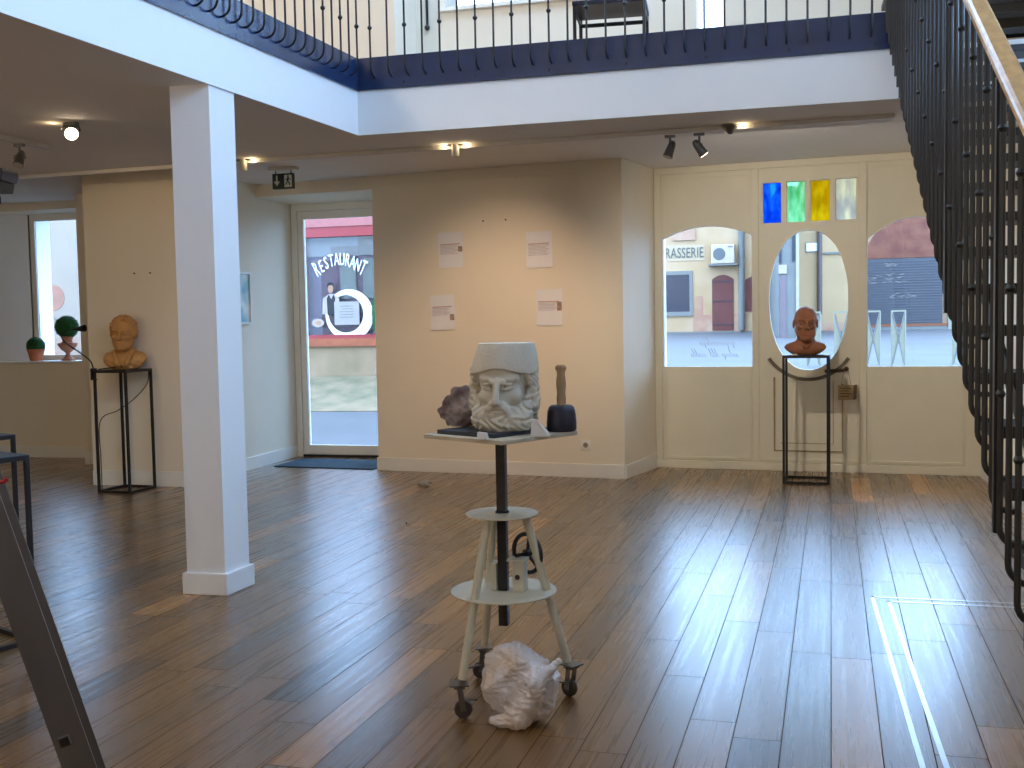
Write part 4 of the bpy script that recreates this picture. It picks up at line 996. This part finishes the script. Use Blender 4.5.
# ================================================================== OUTSIDE
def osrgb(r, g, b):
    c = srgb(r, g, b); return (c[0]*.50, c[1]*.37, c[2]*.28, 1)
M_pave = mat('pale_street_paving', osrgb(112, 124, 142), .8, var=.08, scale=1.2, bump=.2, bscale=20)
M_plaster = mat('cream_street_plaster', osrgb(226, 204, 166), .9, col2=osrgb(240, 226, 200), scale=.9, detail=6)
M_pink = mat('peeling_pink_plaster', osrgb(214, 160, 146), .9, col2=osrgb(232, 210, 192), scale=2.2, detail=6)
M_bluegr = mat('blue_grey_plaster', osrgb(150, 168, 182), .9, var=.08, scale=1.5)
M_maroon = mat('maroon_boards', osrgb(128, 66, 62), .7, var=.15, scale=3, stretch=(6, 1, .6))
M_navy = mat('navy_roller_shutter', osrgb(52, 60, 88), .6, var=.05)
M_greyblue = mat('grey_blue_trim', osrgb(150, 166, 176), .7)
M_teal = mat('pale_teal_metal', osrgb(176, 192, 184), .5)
g = MB(); prof = [(9.9, -.06), (12, -.03), (16, .28), (20, .52), (34, .98), (40, 1.0)]
for i in range(len(prof)-1):
    (ya, za), (yb, zb_) = prof[i], prof[i+1]; b = len(g.v)
    g.add([(-30, ya, za), (30, ya, za), (30, yb, zb_), (-30, yb, zb_), (-30, ya, za-.3), (30, ya, za-.3), (30, yb, zb_-.3), (-30, yb, zb_-.3)], [(0, 1, 2, 3), (7, 6, 5, 4), (0, 4, 5, 1), (2, 6, 7, 3), (1, 5, 6, 2), (3, 7, 4, 0)])
st(g.build('street', M_pave))
def bpart(name, m, root, x0, x1, z0, z1, y, dep, bevel=0): return MB().box(x0, x1, y-dep, y, z0, z1).build(name, m, root, bevel=bevel)
# brasserie house
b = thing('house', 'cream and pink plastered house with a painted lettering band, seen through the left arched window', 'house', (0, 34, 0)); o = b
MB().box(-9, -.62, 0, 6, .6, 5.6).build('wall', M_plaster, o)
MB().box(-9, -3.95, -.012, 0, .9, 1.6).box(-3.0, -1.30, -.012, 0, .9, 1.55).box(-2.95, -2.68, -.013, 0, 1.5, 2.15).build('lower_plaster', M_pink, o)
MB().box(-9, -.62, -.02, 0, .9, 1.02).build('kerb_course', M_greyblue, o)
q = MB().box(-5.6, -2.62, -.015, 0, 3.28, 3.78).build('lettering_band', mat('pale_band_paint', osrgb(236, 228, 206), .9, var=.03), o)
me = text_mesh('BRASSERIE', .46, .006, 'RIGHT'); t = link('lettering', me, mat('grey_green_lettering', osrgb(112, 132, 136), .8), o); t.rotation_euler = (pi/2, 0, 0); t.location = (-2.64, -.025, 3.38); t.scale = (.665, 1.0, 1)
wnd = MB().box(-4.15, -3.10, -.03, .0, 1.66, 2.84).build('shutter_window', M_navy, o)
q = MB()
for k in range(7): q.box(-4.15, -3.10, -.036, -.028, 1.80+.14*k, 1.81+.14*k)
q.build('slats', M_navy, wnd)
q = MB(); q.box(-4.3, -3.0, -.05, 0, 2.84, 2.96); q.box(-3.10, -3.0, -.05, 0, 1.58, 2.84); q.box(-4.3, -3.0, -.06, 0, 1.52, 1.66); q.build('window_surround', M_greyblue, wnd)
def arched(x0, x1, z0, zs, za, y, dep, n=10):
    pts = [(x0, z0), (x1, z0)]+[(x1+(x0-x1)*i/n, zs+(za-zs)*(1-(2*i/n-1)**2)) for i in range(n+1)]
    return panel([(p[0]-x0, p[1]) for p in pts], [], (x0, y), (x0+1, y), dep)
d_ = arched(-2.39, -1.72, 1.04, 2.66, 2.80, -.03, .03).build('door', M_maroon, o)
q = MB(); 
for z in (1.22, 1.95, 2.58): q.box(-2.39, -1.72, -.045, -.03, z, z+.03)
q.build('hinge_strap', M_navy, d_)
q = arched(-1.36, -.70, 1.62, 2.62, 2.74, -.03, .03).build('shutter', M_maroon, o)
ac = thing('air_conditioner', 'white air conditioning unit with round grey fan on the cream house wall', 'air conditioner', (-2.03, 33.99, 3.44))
MB().box(-.36, .36, -.34, -.04, -.30, .30).build('casing', mat('white_enamel', osrgb(240, 240, 236), .4), ac, bevel=.02)
MB().lathe([(.001, 0), (.19, 0), (.19, .012), (.001, .012)], 28, (-.11, -.34, .0), (0, -1, 0)).build('fan_grille', mat('fan_grille_grey', osrgb(120, 134, 150), .5), ac)
MB().box(-.02+.18, .12+.18, -.345, -.34, .20, .225).build('badge', M_navy, ac)
MB().box(-.45, .45, -.36, 0, -.36, -.31).build('bracket', M_greyblue, ac)
t = MB().tube([(-1.47, 33.88, 1.06), (-1.47, 33.88, 4.6)], .095, 10).build('drain_pipe', M_bluegr, smooth=True); tag(t, 'grey-blue rain pipe right of the air conditioning unit', 'drain pipe')
t = MB().box(-3.62, -2.9, 33.95, 34.0, 3.93, 4.6).build('upper_shutter', M_pink, b); t.location = (0, -34, 0)
# recessed blue-grey corner house behind the oval window
o = thing('house', 'narrow blue-grey house with a tall shopfront, seen at the left of the oval window', 'house', (0, 30, 0))
MB().prism([(-.60, 4.0), (-.30, 0), (.23, 0), (.23, 6), (-.60, 6)], .5, 5.0).build('wall', M_bluegr, o)
MB().box(-.27, -.10, -.03, .0, .75, 2.55).build('door', mat('mauve_door', osrgb(146, 140, 162), .6), o)
MB().box(.16, .245, -.05, .0, .5, 5.0).build('corner_pilaster', mat('pale_stone', osrgb(214, 222, 226), .8), o)
MB().box(.06, .13, -.04, 0, 2.95, 4.2).box(-.28, -.22, -.04, 0, 2.9, 4.2).build('navy_window_frame', M_navy, o)  # dark navy strips at both sides of the upper window
MB().box(-.30, -.08, -.06, 0, 2.62, 2.86).build('shop_sign', mat('pale_sign_board', osrgb(220, 222, 224), .6), o)
# cream house in the middle/right
o = thing('house', 'pale yellow plastered house seen through the right half of the oval window', 'house', (0, 34, 0))
MB().box(.27, 2.02, 0, 6, .6, 5.6).build('wall', mat('pale_yellow_plaster', osrgb(236, 220, 184), .9, var=.06, scale=1.2), o)
MB().box(.48, .86, -.03, 0, 3.42, 3.72).build('plaque', M_greyblue, o); MB().box(.50, .84, -.04, 0, 3.45, 3.70).build('plaque_face', M_trimw, o)
MB().box(1.0, 2.0, -.05, 0, 3.34, 3.40).build('ledge', M_greyblue, o); MB().box(.27, 2.02, -.02, 0, .9, 1.25).build('plinth', M_pink, o)
t = MB().tube([(.89, 33.90, 1.5), (.89, 33.90, 5.2)], .075, 10).build('drain_pipe', mat('mauve_pipe', osrgb(122, 112, 124), .6), smooth=True); tag(t, 'dark mauve rain pipe on the pale yellow house', 'drain pipe')
# shop with roller shutter and red arched gable
o = thing('house', 'house with a wide dark roller shutter below faded red brickwork, behind the right arched window', 'house', (0, 34, 0))
MB().box(2.05, 9, .05, 6, .6, 5.6).build('wall', mat('worn_beige_plaster', osrgb(214, 198, 178), .9, var=.1, scale=2), o)
q = panel([(0, 3.16), (3.0, 3.16)]+[(3.0*(1-i/16), 3.16+1.5*(1-abs(2*i/16-1)**2.2)) for i in range(1, 16)]+[(0, 3.3)], [], (2.10, -.0), (3.10, -.0), .05)
q.build('brick_arch', mat('faded_red_brick', osrgb(136, 84, 78), .9, col2=osrgb(170, 118, 98), scale=2.5, bump=.4, bscale=12), o)
sh = MB().box(2.12, 4.44, -.03, .0, 1.16, 3.14).build('roller_shutter', mat('slate_blue_shutter', osrgb(84, 92, 112), .6, var=.14, scale=4, stretch=(.5, 1, 4)), o)
q = MB()
for k in range(24): q.box(2.12, 4.44, -.045, -.03, 1.20+.08*k, 1.235+.08*k)
q.build('shutter_slats', mat('slate_blue_slats', osrgb(98, 106, 126), .55, var=.1, scale=5), sh)
M_graf = mat('white_chalk_marks', osrgb(190, 196, 204), .8)
q = MB(); rnd = random.Random(4)
for (cx, cz, n_, wx, wz) in ((2.75, 2.55, 26, .55, .16), (3.25, 2.02, 14, .35, .06), (2.9, 2.95, 8, .15, .05)):
    for k in range(n_):
        x = cx+rnd.uniform(-wx, wx); z = cz+rnd.uniform(-wz, wz); a_ = rnd.uniform(-.3, .3)
        q.beam((x, -.048, z), (x+.12*cos(a_), -.048, z+.12*sin(a_)), .004, .012)
q.build('chalk_marks', M_graf, sh)
MB().box(2.05, 4.6, -.03, .02, 1.08, 1.16).build('sill_course', mat('rusty_sill', osrgb(168, 112, 80), .8), o)
MB().box(2.05, 9, -.02, .06, .85, 1.08).build('plinth', M_bluegr, o)
MB().box(4.60, 4.72, -.05, .05, .85, 2.4).build('gate_post', M_teal, o)
# teal X-shaped street barriers
def barrier(x, y, label):
    z = .52; o = thing('street_barrier', label, 'barrier', (x, y, z), radians(-4), 'crossed metal street barriers')
    for sx_ in (-.11, .11): MB().tube([(sx_, 0, -.03), (sx_, 0, .97)], .018, 8).build('post', M_teal, o)
    MB().beam((-.125, 0, .97), (.125, 0, .97), .035, .035).build('top_rail', M_teal, o)
    MB().add([(-.11, -.01, .95), (.02, -.01, .48), (-.11, -.01, .02), (-.11, .01, .95), (.02, .01, .48), (-.11, .01, .02)], [(0, 1, 2), (5, 4, 3), (0, 3, 4, 1), (1, 4, 5, 2), (2, 5, 3, 0)]).add([(.11, -.01, .95), (-.02, -.01, .48), (.11, -.01, .02), (.11, .01, .95), (-.02, .01, .48), (.11, .01, .02)], [(2, 1, 0), (3, 4, 5), (1, 4, 3, 0), (2, 5, 4, 1), (0, 3, 5, 2)]).build('crossed_plate', M_teal, o)
    MB().tube([(-.10, -.02, .93), (.0, -.02, .48), (-.09, -.02, .03)], .010, 6).tube([(.10, -.02, .93), (.0, -.02, .48), (.09, -.02, .03)], .010, 6).build('cross_bars', M_greyblue, o)
barrier(1.88, 20, 'pale teal crossed street barrier standing clear behind the right arched window')
barrier(1.45, 20, 'pale teal crossed street barrier cut off by the left edge of the right arched window')
barrier(.90, 20, 'pale teal crossed street barrier seen through the oval window, right of the bald bust')
barrier(.42, 20, 'pale teal crossed street barrier half hidden behind the bald bust')
barrier(2.9, 20, 'pale teal crossed street barrier seen behind the stair railing')
# cursive lettering on the left arched window, reading from the street
M_gilt = mat('gilt_lettering', osrgb(190, 178, 140), .5)
def onfront(x, k): return (fa[0]+fd.x*F(x)+fn_.x*k, fa[1]+fd.y*F(x)+fn_.y*k)
fa_ang = atan2(fd.y, fd.x)
def script_line(x, z, words, seed, label):
    """slanted handwriting too fine to read: looped strokes with a few tall ones"""
    rnd = random.Random(seed); q = MB(); u = 0
    L_ = sum(words)*.026+len(words)*.03
    for n in words:
        pts = []
        for i in range(n):
            h = .085 if rnd.random() < .22 else .034; lo = -.030 if rnd.random() < .12 else 0
            x0 = u-L_/2
            pts += [(x0-.0, lo), (x0+.010-.45*h, h), (x0+.014-.25*h, h*.55), (x0+.016, .002)]
            u += .026
        q.tube([(p[0], 0, p[1]) for p in pts], .0016, 5); u += .03
    t = q.build('window_lettering', M_gilt); p = onfront(x, .084); t.location = (p[0], p[1], z); t.rotation_euler = (0, 0, fa_ang); tag(t, label, 'lettering')
script_line(-.64, 1.155, (13,), 3, 'upper line of slanted gilt handwriting on the left arched window pane')
script_line(-.67, 1.045, (6, 3, 6), 8, 'lower line of slanted gilt handwriting on the left arched window pane')

# restaurant across the lane, behind the glass door
o = thing('restaurant', 'restaurant front with red trim and white lettering, seen through the glass door', 'restaurant', (0, 16, 0))
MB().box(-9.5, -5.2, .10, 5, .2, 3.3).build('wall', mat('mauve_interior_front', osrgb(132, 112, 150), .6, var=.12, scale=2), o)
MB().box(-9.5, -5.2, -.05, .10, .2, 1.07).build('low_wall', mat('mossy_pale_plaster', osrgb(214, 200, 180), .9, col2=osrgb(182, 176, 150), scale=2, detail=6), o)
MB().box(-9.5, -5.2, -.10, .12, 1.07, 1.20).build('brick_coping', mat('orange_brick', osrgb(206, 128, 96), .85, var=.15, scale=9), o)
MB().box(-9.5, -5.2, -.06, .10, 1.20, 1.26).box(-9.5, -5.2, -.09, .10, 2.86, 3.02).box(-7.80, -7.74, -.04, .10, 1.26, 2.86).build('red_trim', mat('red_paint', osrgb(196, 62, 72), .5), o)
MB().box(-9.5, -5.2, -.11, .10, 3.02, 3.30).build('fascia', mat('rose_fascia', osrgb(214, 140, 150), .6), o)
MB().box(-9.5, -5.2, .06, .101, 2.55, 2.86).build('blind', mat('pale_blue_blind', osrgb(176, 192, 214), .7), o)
wd_ = MB()
for x in (-7.15, -6.75): wd_.box(x, x+.28, .05, .10, 1.85, 2.50)
wd_.build('inner_window', mat('grey_green_panes', osrgb(150, 172, 178), .4), o)
MB().box(-9.5, -5.2, .0, .006, 1.26, 2.86).build('window_pane', M_glass, o)
WL = mat('white_window_lettering', srgb(238, 236, 240), .5)
word = 'RESTAURANT'; q = None; cx, cz, Rr = -7.13, 1.66, .72; allm = MB()
for i, ch in enumerate(word):
    th = radians(40-80*i/(len(word)-1)); me = text_mesh(ch, .29, .003, 'CENTER')
    px_, pz_ = cx-Rr*sin(th)*.78, cz+.02+Rr*cos(th)*1.0; rot = th*.65; b0 = len(allm.v)
    for v in me.vertices:
        vx, vy = v.co.x*.48, v.co.y*(1.25 if i in (0, 9) else 1.0); allm.v.append((px_+vx*cos(rot)-vy*sin(rot), -.012+v.co.z, pz_+vx*sin(rot)+vy*cos(rot)))
    for f_ in me.polygons: allm.f.append(tuple(k+b0 for k in f_.vertices))
allm.build('lettering', WL, o)
q = MB(); n = 40                                                     # crescent ring: outer circle with an off-centre opening
for i in range(n):
    t = 2*pi*i/n; q.v.append((-6.98+.42*cos(t), -.012, 1.58+.42*sin(t))); q.v.append((-7.04+.31*cos(t), -.012, 1.60+.31*sin(t)))
    q.v.append((-6.98+.42*cos(t), -.006, 1.58+.42*sin(t))); q.v.append((-7.04+.31*cos(t), -.006, 1.60+.31*sin(t)))
for i in range(n):
    a_, b_ = i*4, ((i+1) % n)*4; q.f += [(a_, b_, b_+1, a_+1), (a_+2, a_+3, b_+3, b_+2), (a_, a_+2, b_+2, b_), (a_+1, b_+1, b_+3, a_+3)]
q.build('crescent_ring', WL, o)
MB().box(-7.24, -6.80, -.02, -.012, 1.42, 1.80).build('menu_sheet', mat('pale_menu_paper', osrgb(206, 214, 232), .7), o)
q = MB()
for k in range(5): q.box(-7.14+.02*(k % 2), -6.90, -.022, -.020, 1.72-.045*k, 1.73-.045*k)
q.build('menu_text', M_greyblue, o)
# printed waiter figure
pp = MB(); flat(pp, [(-7.30+.05*cos(2*pi*i/14), 2.02+.075*sin(2*pi*i/14)) for i in range(14)], -.016, .004); pp.build('poster_face', mat('poster_skin', osrgb(214, 178, 160), .7), o)
pp = MB(); flat(pp, [(-7.36, 2.03), (-7.35, 2.10), (-7.30, 2.13), (-7.25, 2.10), (-7.245, 2.04), (-7.27, 2.075), (-7.33, 2.07)], -.019, .004)
flat(pp, [(-7.33, 1.92), (-7.29, 1.84), (-7.25, 1.92), (-7.22, 1.86), (-7.24, 1.58), (-7.36, 1.58), (-7.37, 1.86)], -.019, .004); pp.build('poster_hair_and_waistcoat', mat('poster_black', osrgb(44, 42, 52), .7), o)
pp = MB(); flat(pp, [(-7.44, 1.86), (-7.33, 1.93), (-7.24, 1.93), (-7.15, 1.86), (-7.14, 1.60), (-7.46, 1.60)], -.014, .004); flat(pp, [(-7.54+.11*cos(2*pi*i/18), 1.46+.07*sin(2*pi*i/18)) for i in range(18)], -.016, .004); pp.build('poster_shirt_and_plate', mat('poster_white', osrgb(226, 226, 236), .7), o)
pp = MB(); flat(pp, [(-7.54+.06*cos(2*pi*i/14), 1.46+.04*sin(2*pi*i/14)) for i in range(14)], -.019, .004); pp.build('poster_food', M_pink, o)
MB().box(-6.75, -5.2, -.002, .05, 1.26, 2.0).build('hedge_print', M_leaf, o) if 0 else None
t = leafball((0, 0, 0), .30, 7).build('shrub', M_leaf); t.location = (-6.46, 15.95, 1.57); t.scale = (.36, .3, 1.22); tag(t, 'green shrub at the right of the restaurant window', 'shrub')
t = MB().add([(-9.3, 14.1, .14), (-5.2, 14.3, .16), (-5.2, 15.94, .60), (-9.3, 15.94, .56), (-9.3, 14.1, .02), (-5.2, 14.3, .02), (-5.2, 15.94, .1), (-9.3, 15.94, .1)], [(0, 1, 2, 3), (7, 6, 5, 4), (0, 4, 5, 1), (1, 5, 6, 2), (2, 6, 7, 3), (3, 7, 4, 0)]).build('grass_verge', mat('patchy_grass', osrgb(126, 138, 112), .95, col2=osrgb(176, 170, 150), scale=3, detail=6, bump=.5, bscale=40)); tag(t, 'patchy grass verge below the restaurant wall', 'grass', None, 'stuff')
# grey house past the left window
o = thing('house', 'grey rendered house with faded red patches, seen through the left window', 'house', (0, 20, -.6)); o.scale = (1.43, 1, 1.43)
MB().box(-16, -10.35, 0, .9, .0, 3.35).build('wall', mat('grey_render', osrgb(196, 194, 190), .9, var=.05, scale=1.5), o)
MB().lathe([(.001, 0), (.20, 0), (.20, .01), (.001, .01)], 24, (-11.05, 0, 1.92), (0, -1, 0)).build('faded_mark', mat('faded_red', osrgb(204, 160, 148), .9, var=.1, scale=6), o)
q = MB(); q.tube([(-11.4+.15*i, -.02, 1.62+.10*sin(i*.9)-.015*i*i) for i in range(8)], .015, 6); q.build('loose_cable', M_greyblue, o)
MB().box(-16, -10.35, -.03, 0, .0, 1.30).build('stone_base', mat('mottled_stone_base', osrgb(186, 178, 176), .9, col2=osrgb(208, 186, 176), scale=3), o)
